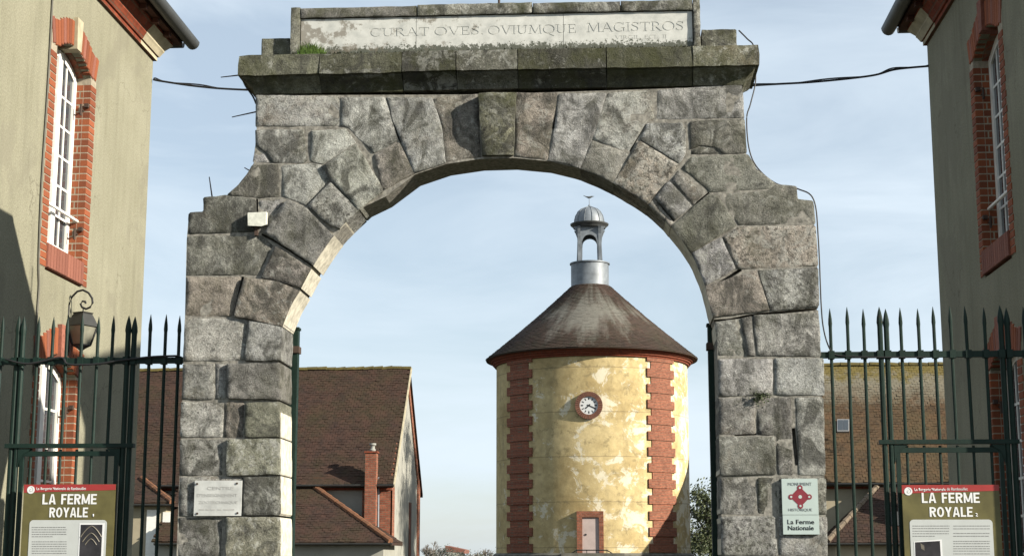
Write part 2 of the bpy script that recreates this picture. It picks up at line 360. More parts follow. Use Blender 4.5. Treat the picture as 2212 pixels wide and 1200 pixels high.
def stone(poly, proud=0.0, tone='g', back=T, mat=None, parent=None, name='stone', gap=-.001, rough=1.0, px=True, cham=.004):
    """a block: traced face outline, worn uneven edges, hammered face, full depth"""
    SEED[0] += 1; sd = SEED[0] * 3.17
    if px: poly = [(PY(a, b, -proud).x, PY(a, b, -proud).z) for a, b in poly]
    if area2(poly) < 0: poly = poly[::-1]
    # clipped corners so no stone has a razor-sharp arris
    q = []
    for i in range(len(poly)):
        a, b, c = Vector(poly[i - 1]), Vector(poly[i]), Vector(poly[(i + 1) % len(poly)])
        r = random.uniform(.003, .014) * rough
        if (a - b).length > .09 and (c - b).length > .09 and r > .004:
            q += [tuple(b + (a - b).normalized() * r), tuple(b + (c - b).normalized() * r)]
        else: q.append(tuple(b))
    o = resample(inset(q, gap), .036)
    def jit(p, k, amp):
        v = noise.noise_vector(Vector((p[0] * k, p[1] * k, sd))); return (p[0] + v.x * amp, p[1] + v.y * amp)
    o = [jit(p, 13, .0055 * rough) for p in o]
    inn = inset(o, cham * random.uniform(.8, 1.3))
    x0, x1 = min(p[0] for p in inn), max(p[0] for p in inn); z0, z1 = min(p[1] for p in inn), max(p[1] for p in inn)
    core = inset(inn, .014); ip = []
    st = .045
    for i in range(int((x1 - x0) / st) + 1):
        for j in range(int((z1 - z0) / st) + 1):
            p = (x0 + i * st + random.uniform(-.012, .012), z0 + j * st + random.uniform(-.012, .012))
            if inside(p, core): ip.append(p)
    n = len(inn)
    vs, es, fs, *_ = delaunay_2d_cdt([Vector(p) for p in inn] + [Vector(p) for p in ip], [], [list(range(n))], 1, 1e-5)
    def yy(p, edge):
        h = noise.fractal(Vector((p[0] * 7, p[1] * 7, sd)), 1.0, 2.0, 4)
        h2 = noise.noise(Vector((p[0] * 2.4, p[1] * 2.4, sd + 9)))
        return -proud + (h * .0065 + h2 * .004) * rough + (.004 if edge else 0)
    mb = MB()
    mb.add([(p[0], yy(p, False), p[1]) for p in vs], fs)
    k = len(inn)
    ring_i = [(p[0], yy(p, False), p[1]) for p in inn]
    ring_o = [(p[0], -proud + .0045 + noise.noise(Vector((p[0] * 9, p[1] * 9, sd))) * .002, p[1]) for p in o]
    ring_b = [(p[0], back, p[1]) for p in o]
    mb.loft([ring_i, ring_o, ring_b], caps=False)
    mb.f.append(list(range(len(mb.v) - k, len(mb.v))))
    me = mb.build(name, mat or STONE, parent or gate, smooth=38)
    bm = bmesh.new(); bm.from_mesh(me.data); bmesh.ops.remove_doubles(bm, verts=bm.verts, dist=.0004); bmesh.ops.recalc_face_normals(bm, faces=bm.faces); bm.to_mesh(me.data); bm.free()
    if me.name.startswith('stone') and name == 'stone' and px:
        pm = me.data; pm.materials.append(PALEJ)
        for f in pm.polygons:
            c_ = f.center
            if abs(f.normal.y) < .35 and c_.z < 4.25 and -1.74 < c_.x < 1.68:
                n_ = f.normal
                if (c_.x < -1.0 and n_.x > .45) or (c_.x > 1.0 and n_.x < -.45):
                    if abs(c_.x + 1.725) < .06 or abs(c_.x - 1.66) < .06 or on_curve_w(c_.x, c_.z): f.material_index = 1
    c = SC[tone]; j = random.uniform(.86, 1.14)
    me.color = (c[0] * j, c[1] * j * random.uniform(.98, 1.02), c[2] * j * random.uniform(.95, 1.04), 1)
    return me
LEFT = [
 ([(552,204),(734,208),(733,272),(552,273)],.004,'g'), ([(736,210),(831,209),(861,303),(807,332),(755,277),(736,272)],.006,'g'),
 ([(808,333),(862,305),(895,374),(835,421),(826,406)],.012,'b'), ([(836,209),(934,211),(953,272),(962,351),(896,374),(852,270)],.012,'g'),
 ([(936,211),(1033,203),(1038,340),(964,352),(955,272)],.004,'b'),
 ([(551,280),(656,279),(664,346),(658,352),(585,351),(574,330),(552,314)],.006,'g'), ([(551,316),(572,331),(583,351),(546,351)],-.002,'g'), ([(671,282),(748,278),(769,308),(699,354),(671,348)],.008,'l'),
 ([(698,356),(769,310),(826,405),(833,423),(776,450),(713,385)],.030,'g'),
 ([(545,356),(602,354),(604,425),(560,427),(489,421),(512,401),(532,378)],.004,'d'),
 ([(610,357),(675,352),(694,356),(711,388),(662,444),(628,428),(610,424)],.006,'g'),
 ([(713,393),(773,454),(724,489),(705,482),(664,444)],.028,'g'),
 ([(620,429),(662,449),(717,506),(723,512),(677,573),(570,502)],.034,'d'),
 ([(439,426),(487,421),(553,430),(556,500),(407,505),(407,459),(439,457)],.004,'d'),
 ([(560,433),(615,430),(570,499),(560,499)],.002,'g'),
 ([(405,509),(566,509),(589,530),(557,593),(403,594)],.004,'d'),
 ([(595,531),(677,579),(651,625),(640,618),(564,599)],.030,'b'),
 ([(403,598),(520,597),(500,682),(400,681)],.004,'b'),
 ([(527,598),(600,607),(650,628),(636,645),(612,703),(580,697),(503,682)],.030,'b'),
 ([(399,686),(535,689),(527,778),(395,779)],.004,'g'), ([(538,692),(610,705),(607,778),(527,778)],.024,'g'),
 ([(395,787),(464,785),(463,862),(392,862)],.006,'g'), ([(466,785),(489,785),(487,862),(466,862)],.002,'g'),
 ([(489,785),(606,783),(606,862),(490,860)],.032,'d'),
 ([(391,867),(484,869),(481,943),(389,944)],.006,'l'), ([(485,868),(527,864),(525,944),(484,944)],.003,'b'),
 ([(530,869),(606,867),(606,943),(527,943)],.030,'m'),
 ([(389,948),(482,949),(479,1026),(388,1026)],.004,'g'), ([(488,948),(606,946),(606,1024),(489,1026)],.032,'m'),
 ([(388,1030),(525,1029),(521,1113),(387,1113)],.003,'d'), ([(528,1030),(606,1028),(606,1112),(525,1112)],.030,'d'),
 ([(387,1117),(480,1119),(476,1201),(386,1201)],.004,'d'), ([(488,1116),(606,1116),(606,1201),(488,1201)],.032,'m'),
]
RIGHT = [
 ([(1115,200),(1203,200),(1200,240),(1191,285),(1183,346),(1112,338)],.006,'b'), ([(1207,202),(1311,200),(1283,290),(1253,363),(1187,344),(1196,280)],.010,'g'),
 ([(1314,200),(1408,195),(1413,258),(1396,264),(1358,328),(1278,300)],.004,'l'), ([(1277,303),(1357,331),(1323,390),(1255,363)],.006,'d'),
 ([(1398,266),(1473,265),(1482,283),(1481,333),(1467,354),(1383,301)],.012,'l'), ([(1381,303),(1468,356),(1399,440),(1327,397)],.012,'b'),
 ([(1420,193),(1603,182),(1608,255),(1418,258)],.002,'g'), ([(1490,261),(1609,256),(1613,330),(1560,331),(1545,318),(1515,314),(1492,321)],.008,'d'), ([(1493,323),(1515,316),(1544,320),(1558,332),(1492,334)],-.006,'d'),
 ([(1492,339),(1616,333),(1636,366),(1676,396),(1664,408),(1532,415),(1488,376),(1472,364)],.002,'d'),
 ([(1468,367),(1519,418),(1499,442),(1449,388)],.008,'d'), ([(1445,390),(1496,444),(1458,476),(1415,426)],.014,'g'),
 ([(1397,441),(1413,428),(1455,480),(1447,487)],-.004,'b'),
 ([(1531,418),(1550,422),(1592,486),(1492,546),(1449,490)],.010,'d'),
 ([(1553,420),(1658,411),(1676,398),(1721,402),(1723,429),(1757,433),(1762,483),(1596,487)],.002,'d'),
 ([(1492,551),(1558,512),(1590,580),(1523,617)],.008,'g'), ([(1561,512),(1595,490),(1762,486),(1768,573),(1592,581)],.004,'b'),
 ([(1523,621),(1635,582),(1662,669),(1540,690)],.014,'b'), ([(1639,583),(1768,577),(1770,661),(1665,670)],.010,'g'),
 ([(1545,695),(1594,688),(1600,705),(1597,713),(1604,730),(1612,768),(1551,768)],.003,'d'), ([(1601,687),(1622,682),(1632,768),(1614,768),(1609,730),(1602,714),(1605,704)],.009,'d'), ([(1625,680),(1769,675),(1774,769),(1634,768)],.006,'g'),
 ([(1552,775),(1669,775),(1669,852),(1553,855)],.008,'g'), ([(1673,773),(1779,773),(1781,853),(1673,853)],.006,'g'),
 ([(1553,859),(1632,858),(1632,937),(1554,938)],.004,'d'), ([(1635,858),(1709,858),(1713,1026),(1679,1025),(1677,939),(1635,939)],.003,'d'),
 ([(1719,858),(1779,857),(1783,1025),(1726,1025)],.006,'g'), ([(1554,942),(1674,942),(1676,1023),(1555,1027)],.012,'d'),
 ([(1556,1031),(1632,1031),(1632,1109),(1557,1109)],.004,'g'), ([(1635,1031),(1679,1031),(1679,1110),(1637,1109)],-.02,'m'),
 ([(1683,1031),(1784,1031),(1786,1110),(1683,1110)],.003,'d'), ([(1557,1115),(1677,1114),(1679,1199),(1558,1199)],.006,'g'),
 ([(1682,1114),(1787,1114),(1788,1199),(1682,1199)],.002,'g'),
]
INTR = [(606,730),(611,704),(628,660),(650,622),(677,573),(722,508),(775,453),(832,409),(895,375),(963,351),(1038,339),(1112,338),(1184,346),(1253,364),(1325,396),(1398,441),(1449,489),(1492,547),(1523,617),(1541,691),(1547,720)]
CUR = []
for i in range(1, len(INTR) - 2):
    p0, p1, p2, p3 = [Vector(INTR[j]) for j in (i - 1, i, i + 1, i + 2)]
    for k in range(8):
        t = k / 8; CUR.append(.5 * ((2 * p1) + (p2 - p0) * t + (2 * p0 - 5 * p1 + 4 * p2 - p3) * t * t + (3 * p1 - p0 - 3 * p2 + p3) * t ** 3))
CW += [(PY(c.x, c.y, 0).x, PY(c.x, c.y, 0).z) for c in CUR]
def on_curve(p):
    d = [(Vector(p) - c).length for c in CUR]; m = min(d); return (d.index(m), m)
def curve_edges(poly):
    o = []; n = len(poly); near = [on_curve(p) for p in poly]
    for i in range(n):
        (ia, da), (ib, db) = near[i], near[(i + 1) % n]; good = da < 15 and db < 15 and abs(ia - ib) > 3
        prev = near[i - 1]; snap = da < 15 and (good or (prev[1] < 15 and abs(prev[0] - ia) > 3))
        o.append(tuple(CUR[ia]) if snap else poly[i])
        if good:
            rng = range(ia + 2, ib - 1, 2) if ib > ia else range(ia - 2, ib + 1, -2)
            o += [tuple(CUR[j]) for j in rng]
    return o
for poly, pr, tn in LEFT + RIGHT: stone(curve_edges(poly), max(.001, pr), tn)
# courses below the picture, down to the ground
zl = PY(430, 1204, 0).z; k = 0
while zl > .02:
    z1 = zl - .008; z0 = max(0, zl - .302); s0 = .18 if k % 2 else .30
    a, b, c, d = -2.548, -2.548 + .37 + (.12 if k % 2 else 0), -1.735, 0
    stone([(a, z0), (b - .004, z0), (b - .004, z1), (a, z1)], .004, 'd', px=False); stone([(b + .004, z0), (c, z0), (c, z1), (b + .004, z1)], .03, 'd', px=False)
    b = 1.67 + .42 - (.1 if k % 2 else 0)
    stone([(1.672, z0), (b - .004, z0), (b - .004, z1), (1.672, z1)], .006, 'g', px=False); stone([(b + .004, z0), (2.497, z0), (2.497, z1), (b + .004, z1)], .003, 'g', px=False)
    zl -= .302; k += 1
# rubble and mortar core behind the dressed face
core_px = [(400,700),(404,520),(409,462),(441,460),(441,429),(490,423),(516,402),(536,377),(549,352),(555,280),(556,207),(1030,205),(1110,203),(1600,187),(1606,258),(1611,332),(1632,368),(1672,397),(1718,404),(1720,431),(1754,436),(1765,575),(1768,700)]
inn_px = [(1548,700),(1543,690),(1528,624),(1498,553),(1456,492),(1404,445),(1331,396),(1257,366),(1187,349),(1112,342),(1038,344),(964,355),(896,378),(833,425),(775,453),(722,512),(674,574),(648,626),(632,645),(614,703),(603,712)]
cp = [(-2.53, 0)] + [(PY(a, b, .012).x, PY(a, b, .012).z) for a, b in core_px] + [(2.48, 0), (1.69, 0)] + [(PY(a, b, .012).x, PY(a, b, .012).z) for a, b in inn_px] + [(-1.755, 0)]
core = MB().prism([(x, .0008, z) for x, z in cp], (0, T - .0128, 0)).build('mortar', MORTAR, gate)
# washed-out joints: open fissures in the pointing
fz = MB()
for pts, w in ((((1541,692),(1575,690),(1605,684)),5),(((1605,684),(1640,678),(1700,673),(1771,666)),6),(((1713,925),(1717,960),(1722,1003)),9),(((1205,236),(1195,278)),6),(((1392,268),(1360,326)),6),(((851,268),(868,306)),9),(((1550,613),(1575,598),(1600,582)),7),(((1500,442),(1531,417)),5),(((1588,939),(1633,937)),4),(((1415,430),(1455,478)),6),(((566,506),(600,524),(676,574)),5),(((524,598),(506,680)),6),(((555,430),(556,505)),5)):
    q = [PY(a, b, 0) for a, b in pts]; hw_ = w / 3330 * 6
    for i in range(len(q) - 1):
        t = (q[i + 1] - q[i]).normalized(); n_ = Vector((-t.z, 0, t.x)) * hw_
        fz.prism([(p.x, -.05, p.z) for p in (q[i] - n_ - t * .004, q[i + 1] - n_ + t * .004, q[i + 1] + n_ + t * .004, q[i] + n_ - t * .004)], (0, .13 + .001 * i, 0))
fzo = fz.build('cutter', MORTAR, None); md = core.modifiers.new('b', 'BOOLEAN'); md.object = fzo; md.operation = 'DIFFERENCE'; md.solver = 'EXACT'; md.use_self = True
dg = bpy.context.evaluated_depsgraph_get(); dg.update(); me = bpy.data.meshes.new_from_object(core.evaluated_get(dg)); core.modifiers.clear()
if len(me.polygons) > 20: core.data = me
bpy.data.objects.remove(fzo)
# keystone: a console that leans out at the top and dies back towards the arch
kx = [PY(1034, 198, -.06).x, PY(1115, 198, -.06).x, PY(1109, 337, -.02).x, PY(1042, 337, -.02).x]
zt, zb = PY(1075, 199, -.1).z, PY(1075, 337, 0).z
mb = MB(); rings = []
prof = [(0, .094), (.05, .112), (.2, .118), (.42, .108), (.6, .092), (.78, .066), (.92, .044), (1, .034)]
for t, p in prof:
    z = zt + (zb - zt) * t; xl = kx[0] + (kx[3] - kx[0]) * t; xr = kx[1] + (kx[2] - kx[1]) * t; nn = 7
    rr = [(xl + (xr - xl) * i / nn + random.uniform(-.003, .003), -p + random.uniform(-.006, .006) + (.012 if i in (0, nn) else 0), z) for i in range(nn + 1)]
    rings.append(rr + [(xr, T, z), (xl, T, z)])
mb.loft(rings).build('keystone', MOSSY, gate, smooth=40, color=(.19, .186, .135))
# cornice: blocks with a cyma below and a plain fascia above, returned at both ends
XL, XR = -2.022, 1.942
joints = [None, 690, 868, 985, 1118, 1310, 1497, None]
cxs = [XL] + [PY(p, 130, -.12).x for p in joints[1:-1]] + [XR]
lev = [(.006, 5.338), (.016, 5.362), (.022, 5.385), (.045, 5.412), (.074, 5.432), (.092, 5.45), (.094, 5.462), (.122, 5.464), (.124, 5.55), (.118, 5.632), (.09, 5.642)]
tones = [(.145, .145, .11), (.085, .085, .062), (.062, .061, .05), (.125, .123, .103), (.068, .067, .054), (.098, .098, .074), (.14, .14, .105)]
for i in range(len(cxs) - 1):
    a, b = cxs[i], cxs[i + 1]; dz = random.uniform(-.004, .004); dp = random.uniform(-.004, .004); nn = max(5, int((b - a) / .06)); rings = []
    for p, z in lev:
        xa = a - p if i == 0 else a + .003; xb = b + p if i == len(cxs) - 2 else b - .003
        amp = .005 if z < 5.46 else .009
        ring = []
        for j in range(nn + 1):
            x = xa + (xb - xa) * j / nn
            w = noise.noise_vector(Vector((x * 9, z * 14, i * 4.1)))
            ring.append((x + (w.x * .004 if j in (0, nn) else 0), -p + dp + w.y * amp, z + dz + w.z * amp * (1 if .12 < p or z > 5.6 else .4)))
        rings.append(ring + [(xb, T + p, z + dz), (xa, T + p, z + dz)])
    MB().loft(rings).build('cornice_stone', MOSSY, gate, smooth=35, color=tones[i])
# attic block above the cornice, frame stones and three marble slabs
FX0, FX1, FZ0, FZ1, FY = -1.742, 1.61, 5.64, 6.055, -.04
pz0, pz1 = 5.66, PY(900, 37, -.016).z
def fstone(x0, x1, z0, z1, tone, nm='frame_stone', y=FY, bk=.30, mat=None):
    return stone([(x0, z0), (x1, z0), (x1, z1), (x0, z1)], -y, tone, bk, mat or MOSSY, None, nm, .002, .8, False, .008)
MB().box(XL + .03, XR - .03, .05, .36, 5.345, 5.638).build('cornice_core', MORTAR, gate)
MB().box(FX0 + .02, FX1 - .02, .012, .30, FZ0 + .004, FZ1 - .02).build('attic_core', MORTAR, gate)
px0, px1 = PY(649, 60, -.016).x, PY(1497, 60, -.016).x
fstone(FX0, px0, 5.646, FZ1 + .006, 'm'); fstone(px1, FX1, 5.646, FZ1 + .006, 'm')
tj = [px0, PY(900, 20, -.04).x, PY(1150, 12, -.04).x, PY(1340, 5, -.04).x, px1]
for i, tn in enumerate('dddd'): fstone(tj[i] + .002, tj[i + 1] - .002, pz1 + .004, FZ1 + random.uniform(-.008, .008), tn)
for x0, x1, ztop in ((-1.995, -1.75, 5.822), (1.618, 1.905, 5.82)): fstone(x0, x1, 5.65, ztop, 'm', 'attic_block', .025)
sx = [px0 + .004, PY(899, 70, -.016).x, PY(1217, 70, -.016).x, px1 - .004]
# serif capitals, cut into the marble
TH, TN = .15, .06
def arc(cx, cy, rx, ry, a0, a1, n=14): return [(cx + rx * math.cos(math.radians(a0 + (a1 - a0) * i / n)), cy + ry * math.sin(math.radians(a0 + (a1 - a0) * i / n))) for i in range(n + 1)]
def glyph(ch):
    """strokes: (points, half-widths), and the advance width"""
    H, h = TH / 2, TN / 2
    ser = lambda x, y, w=.14: ([(x - w, y), (x + w, y)], [h * .8, h * .8])
    vst = lambda x, t=H: ([(x, 0), (x, 1)], [t, t])
    if ch == 'I': return [vst(.15), ser(.15, .03), ser(.15, .97)], .34
    if ch == 'C': return [(arc(.42, .5, .38, .47, 52, 308, 22), [h + (H - h) * max(0, -math.cos(math.radians(52 + 256 * i / 22))) for i in range(23)]), ([(.70, .75), (.72, 1)], [h, h])], .80
    if ch == 'G': return [(arc(.42, .5, .38, .47, 52, 300, 22), [h + (H - h) * max(0, -math.cos(math.radians(52 + 248 * i / 22))) for i in range(23)]), ([(.72, .05), (.72, .42)], [H * .9, H * .9]), ser(.70, .42, .13), ([(.70, .75), (.72, 1)], [h, h])], .88
    if ch in 'OQ':
        st = [(arc(.45, .5, .40, .47, 0, 360, 30), [h + (H - h) * abs(math.cos(math.radians(12 * i))) ** 1.5 for i in range(31)])]
        if ch == 'Q': st.append(([(.42, .06), (.58, -.12), (.86, -.28)], [H * .6, H * .8, h]))
        return st, .94
    if ch == 'U': return [([(.17, 1), (.17, .35)], [H, H]), (arc(.43, .35, .26, .32, 180, 360, 12), [H - (H - h) * i / 12 for i in range(13)]), ([(.69, .35), (.69, 1)], [h, h]), ser(.17, .97), ser(.69, .97)], .88
    if ch == 'R': return [vst(.17), (arc(.22, .735, .36, .235, 90, -90, 12), [h + (H - h) * math.sin(math.pi * i / 12) for i in range(13)]), ([(.36, .5), (.72, .0)], [H * .9, H * .9]), ser(.17, .03), ser(.17, .97), ser(.76, .03, .09)], .84
    if ch == 'A': return [([(.40, 1), (.10, 0)], [h, h]), ([(.40, 1), (.74, 0)], [H, H]), ([(.20, .36), (.62, .36)], [h, h]), ser(.10, .03, .12), ser(.74, .03)], .88
    if ch == 'V': return [([(.12, 1), (.44, 0)], [H, H]), ([(.74, 1), (.44, 0)], [h, h]), ser(.12, .97), ser(.74, .97, .12)], .86
    if ch == 'T': return [vst(.38), ([(.04, .96), (.72, .96)], [h, h]), ([(.05, .76), (.05, .98)], [h, h]), ([(.71, .76), (.71, .98)], [h, h]), ser(.38, .03)], .76
    if ch == 'E': return [vst(.17), ([(.05, .97), (.62, .97)], [h, h]), ([(.05, .03), (.66, .03)], [h, h]), ([(.17, .52), (.5, .52)], [h, h]), ([(.61, .76), (.61, .98)], [h, h]), ([(.65, .02), (.65, .26)], [h, h]), ([(.5, .42), (.5, .62)], [h, h])], .74
    if ch == 'L': return [vst(.17), ser(.17, .97), ([(.05, .03), (.62, .03)], [h, h]), ([(.61, .02), (.61, .26)], [h, h])], .70
    if ch == 'S': return [([(.54, .78), (.46, .93), (.31, .97), (.16, .90), (.11, .76), (.17, .63), (.31, .53), (.45, .44), (.53, .31), (.49, .13), (.33, .03), (.17, .08), (.08, .24)], [h, h, h, h * 1.3, H * .7, H * .9, H, H, H * .8, h * 1.2, h, h, h]), ([(.55, .74), (.56, .99)], [h, h]), ([(.07, .01), (.08, .28)], [h, h])], .66
    if ch == 'M': return [([(.15, 0), (.20, 1)], [h, h]), ([(.20, 1), (.52, .05)], [H, H]), ([(.52, .05), (.84, 1)], [h, h]), ([(.86, 1), (.90, 0)], [H, H]), ser(.15, .03, .12), ser(.90, .03), ser(.16, .97, .08), ser(.90, .97, .08)], 1.08
    if ch == '.': return [([(.10, .06), (.20, .06)], [.05, .05])], .30
    return [], .32
def carve(mbx, text, x0, x1, zb_, h, y0, y1):
    adv = sum(glyph(c)[1] for c in text); kx_ = (x1 - x0) / adv; x = x0
    for c in text:
        st, ad = glyph(c)
        for pts, hw in st:
            pts = [Vector((x + p[0] * kx_, zb_ + p[1] * h)) for p in pts]; hw = [w * h for w in hw]; lo, ro = [], []
            for i, p in enumerate(pts):
                t = (pts[min(i + 1, len(pts) - 1)] - pts[max(i - 1, 0)]).normalized(); nn_ = Vector((-t.y, t.x))
                lo.append(p + nn_ * hw[i]); ro.append(p - nn_ * hw[i])
            jj = random.uniform(0, .0012)
            for i in range(len(pts) - 1):
                mbx.prism([(q.x, y0, q.y) for q in (lo[i], lo[i + 1], ro[i + 1], ro[i])], (0, y1 - y0 + jj + i * .00002, 0))
        x += ad * kx_
SY = -.016
cut = MB()
tz = PY(1100, 76, SY).z
carve(cut, 'CURAT OVES.', PY(799, 80, SY).x, PY(1046, 74, SY).x, PY(800, 80, SY).z, .072, SY - .01, SY + .0025)
carve(cut, 'OVIUMQUE', PY(1053, 74, SY).x, PY(1246, 70, SY).x, PY(1100, 74.5, SY).z, .075, SY - .01, SY + .0025)
carve(cut, 'MAGISTROS', PY(1266, 70, SY).x, PY(1478, 60, SY).x, PY(1300, 69.5, SY).z, .078, SY - .01, SY + .0025)
carve(cut, 'VIRGIL. ECL. II', PY(1328, 85, SY).x, PY(1440, 80, SY).x, PY(1385, 84, SY).z, .030, SY - .01, SY + .0022)
cutter = cut.build('cutter', MARBLE, None)
for i in range(3):
    sl = MB().box(sx[i] + .0018, sx[i + 1] - .0018, SY, .011, pz0, pz1).build('marble_slab', MARBLE, gate)
    md = sl.modifiers.new('b', 'BOOLEAN'); md.object = cutter; md.operation = 'DIFFERENCE'; md.solver = 'EXACT'; md.use_self = True
    dg = bpy.context.evaluated_depsgraph_get(); dg.update()
    me = bpy.data.meshes.new_from_object(sl.evaluated_get(dg))
    sl.modifiers.clear()
    if len(me.polygons) > 20: sl.data = me
bpy.data.objects.remove(cutter)
# moss along the ledge, iron pins, lightning rod
mb = MB()
for i in range(1500):
    x = random.uniform(px0 - .05, px1 + .08); hgt = abs(random.gauss(0, .009)) * (1.2 + noise.noise(Vector((x * 7, 0, 3)))) + .006
    y = random.uniform(-.09, -.018); z = 5.636; a = random.uniform(0, 6.28); w = random.uniform(.006, .014)
    mb.add([(x - w * math.cos(a), y - w * math.sin(a), z), (x + w * math.cos(a), y + w * math.sin(a), z), (x + random.uniform(-.01, .01), y + random.uniform(-.01, .01), z + hgt)], [(0, 1, 2)])
tag(mb.build('moss', plain('dark_moss', (.02, .022, .01), .95, var=.5, sc=20), gate, recalc=False), kind='stuff')
for a, b in (((477, 167), (522, 162)), ((501, 253), (556, 241)), ((452, 382), (458, 424)), ((528, 362), (545, 372))):
    MB().tube([PY(*a, .2), PY(*b, .2)], [.004, .0065]).build('iron_pin', RUST, gate)
p = PY(1078, 7, .15); MB().tube([(p.x, .15, 6.03), (p.x, .15, 6.5)], .011).build('lightning_rod', RUST, gate)

# ---------------------------------------------------------------- flat lettering helper
def lettering(txt, box, y, mat, parent, bold=0.0, name='lettering', thick=.0012):
    """box: (x0, x1, z0, z1) in metres, facing the street (-y)"""
    cu = bpy.data.curves.new('t', 'FONT'); cu.body = txt; cu.size = 1; cu.offset = bold; cu.extrude = 0; cu.resolution_u = 3
    ob = bpy.data.objects.new('t', cu); COL.objects.link(ob); dg = bpy.context.evaluated_depsgraph_get(); dg.update()
    me = bpy.data.meshes.new_from_object(ob.evaluated_get(dg)); bpy.data.objects.remove(ob); bpy.data.curves.remove(cu)
    xs = [v.co.x for v in me.vertices]; zs = [v.co.y for v in me.vertices]
    a, b, c, d = min(xs), max(xs), min(zs), max(zs); w = wloc(parent); n0 = len(me.vertices)
    for v in me.vertices:
        v.co = Vector((box[0] + (v.co.x - a) / (b - a) * (box[1] - box[0]), y, box[2] + (v.co.y - c) / (d - c) * (box[3] - box[2]))) - w
    bm = bmesh.new(); bm.from_mesh(me); r = bmesh.ops.extrude_face_region(bm, geom=bm.faces[:])
    bmesh.ops.translate(bm, verts=[e for e in r['geom'] if isinstance(e, bmesh.types.BMVert)], vec=(0, -thick, 0))
    bmesh.ops.recalc_face_normals(bm, faces=bm.faces); bm.to_mesh(me); bm.free()
    me.materials.clear(); me.materials.append(mat); me.name = name
    return reg(bpy.data.objects.new(name, me), w, parent)
def sans(txt, box, y, mat, parent, name='lettering'):
    """heavy sans capitals built from bars and rings, facing the street"""
    wd_ = {' ': .36, 'L': .56, 'A': .74, 'F': .56, 'E': .6, 'R': .68, 'M': .86, 'O': .74, 'Y': .72}
    tot = sum(wd_[c] + .10 for c in txt) - .10; kx_ = (box[1] - box[0]) / tot; kz = box[3] - box[2]; x = 0; t = .20; hb = .17
    for ch in txt:
        w = wd_[ch]; q = []
        bx = lambda a, b, c, d: q.append([(a, c), (b, c), (b, d), (a, d)])
        if ch == 'L': bx(0, t, 0, 1); bx(t, w, 0, hb)
        elif ch == 'F': bx(0, t, 0, 1); bx(t, w, 1 - hb, 1); bx(t, w * .88, .42, .42 + hb)
        elif ch == 'E': bx(0, t, 0, 1); bx(t, w, 1 - hb, 1); bx(t, w * .9, .415, .415 + hb); bx(t, w, 0, hb)
        elif ch == 'A': q += [[(0, 0), (t, 0), (w / 2 + .02, 1), (w / 2 - .12, 1)], [(w - t, 0), (w, 0), (w / 2 + .12, 1), (w / 2 - .02, 1)]]; bx(.2, w - .2, .2, .36)
        elif ch == 'M': bx(0, t * .9, 0, 1); bx(w - t * .9, w, 0, 1); q += [[(t * .9, 1), (.02, 1), (w / 2 - .1, .1), (w / 2 + .06, .1)], [(w - .02, 1), (w - t * .9, 1), (w / 2 - .06, .1), (w / 2 + .1, .1)]]
        elif ch == 'Y': q += [[(0, 1), (.22, 1), (w / 2 + .09, .40), (w / 2 - .1, .40)], [(w - .22, 1), (w, 1), (w / 2 + .1, .40), (w / 2 - .09, .40)]]; bx(w / 2 - .1, w / 2 + .1, 0, .42)
        if ch in 'OR':
            n_ = 18; cx, cz, rx, rz, a0, a1 = (w / 2, .5, w / 2, .52, 0, 360) if ch == 'O' else (.34, .72, .34, .28, -90, 90)
            for i in range(n_):
                g = [math.radians(a0 + (a1 - a0) * (i + e) / n_) for e in (0, 1)]; ix, iz = rx - t, rz - hb
                q.append([(cx + rx * math.cos(g[0]), cz + rz * math.sin(g[0])), (cx + rx * math.cos(g[1]), cz + rz * math.sin(g[1])), (cx + ix * math.cos(g[1]), cz + iz * math.sin(g[1])), (cx + ix * math.cos(g[0]), cz + iz * math.sin(g[0]))])
            if ch == 'R': bx(0, t, 0, 1); bx(t, .36, 1 - hb, 1); bx(t, .36, .44, .44 + hb); q.append([(.24, .46), (.46, .46), (w, 0), (w - .23, 0)])
        if q:
            mb = MB()
            for i, pl_ in enumerate(q): mb.prism([(box[0] + (x + a) * kx_, y, box[2] + b * kz) for a, b in pl_], (0, -.0010 - .00003 * (i % 7), 0))
            mb.build(name, mat, parent)
        x += w + .10
def pbox(x0, y0, x1, y1, y):
    a, b = PY(x0, y1, y), PY(x1, y0, y); a2, b2 = PY(x0, y0, y), PY(x1, y1, y)
    return ((a.x + a2.x) / 2, (b.x + b2.x) / 2, (a.z + b2.z) / 2, (b.z + a2.z) / 2)

# ---------------------------------------------------------------- plaques on the pillars
pb = pbox(420, 1037, 522, 1113, -.024)
pl = thing('engraved_plaque', 'small worn white marble plaque bolted on the left pillar', 'plaque', (pb[0], -.006, pb[2]))
MB().box(pb[0], pb[1], -.030, -.010, pb[2], pb[3]).build('slab', plain('worn_white_marble', (.40, .405, .39), .6, var=.2, sc=9), pl)
FAINT = plain('worn_lettering', (.33, .325, .31), .7)
for t, bx in (('CENTRE', (447, 1050, 505, 1057)), ("D'ENSEIGNEMENT", (426, 1065, 513, 1072)), ('ZOOTECHNIQUE', (429, 1081, 513, 1088))): lettering(t, pbox(*bx, -.03), -.0305, FAINT, pl)
mb = MB()
for x0, x1 in ((430, 441), (445, 452), (455, 464), (470, 478), (483, 506)): b = pbox(x0, 1098, x1, 1101, -.03); mb.box(b[0], b[1], -.0315, -.0305, b[2], b[3])
mb.build('worn_line', FAINT, pl)
for q in ((426, 1044), (512, 1043), (426, 1108), (513, 1107)): MB().disc(PY(*q, -.03), .0085, -.036, -.024, 10).build('bolt', RUST, pl)
pb = pbox(1690, 1033, 1768, 1153, -.03)
hp = thing('heritage_plaque', 'pale enamel plaque with a red diamond emblem on the right pillar', 'plaque', (pb[0], -.01, pb[2]))
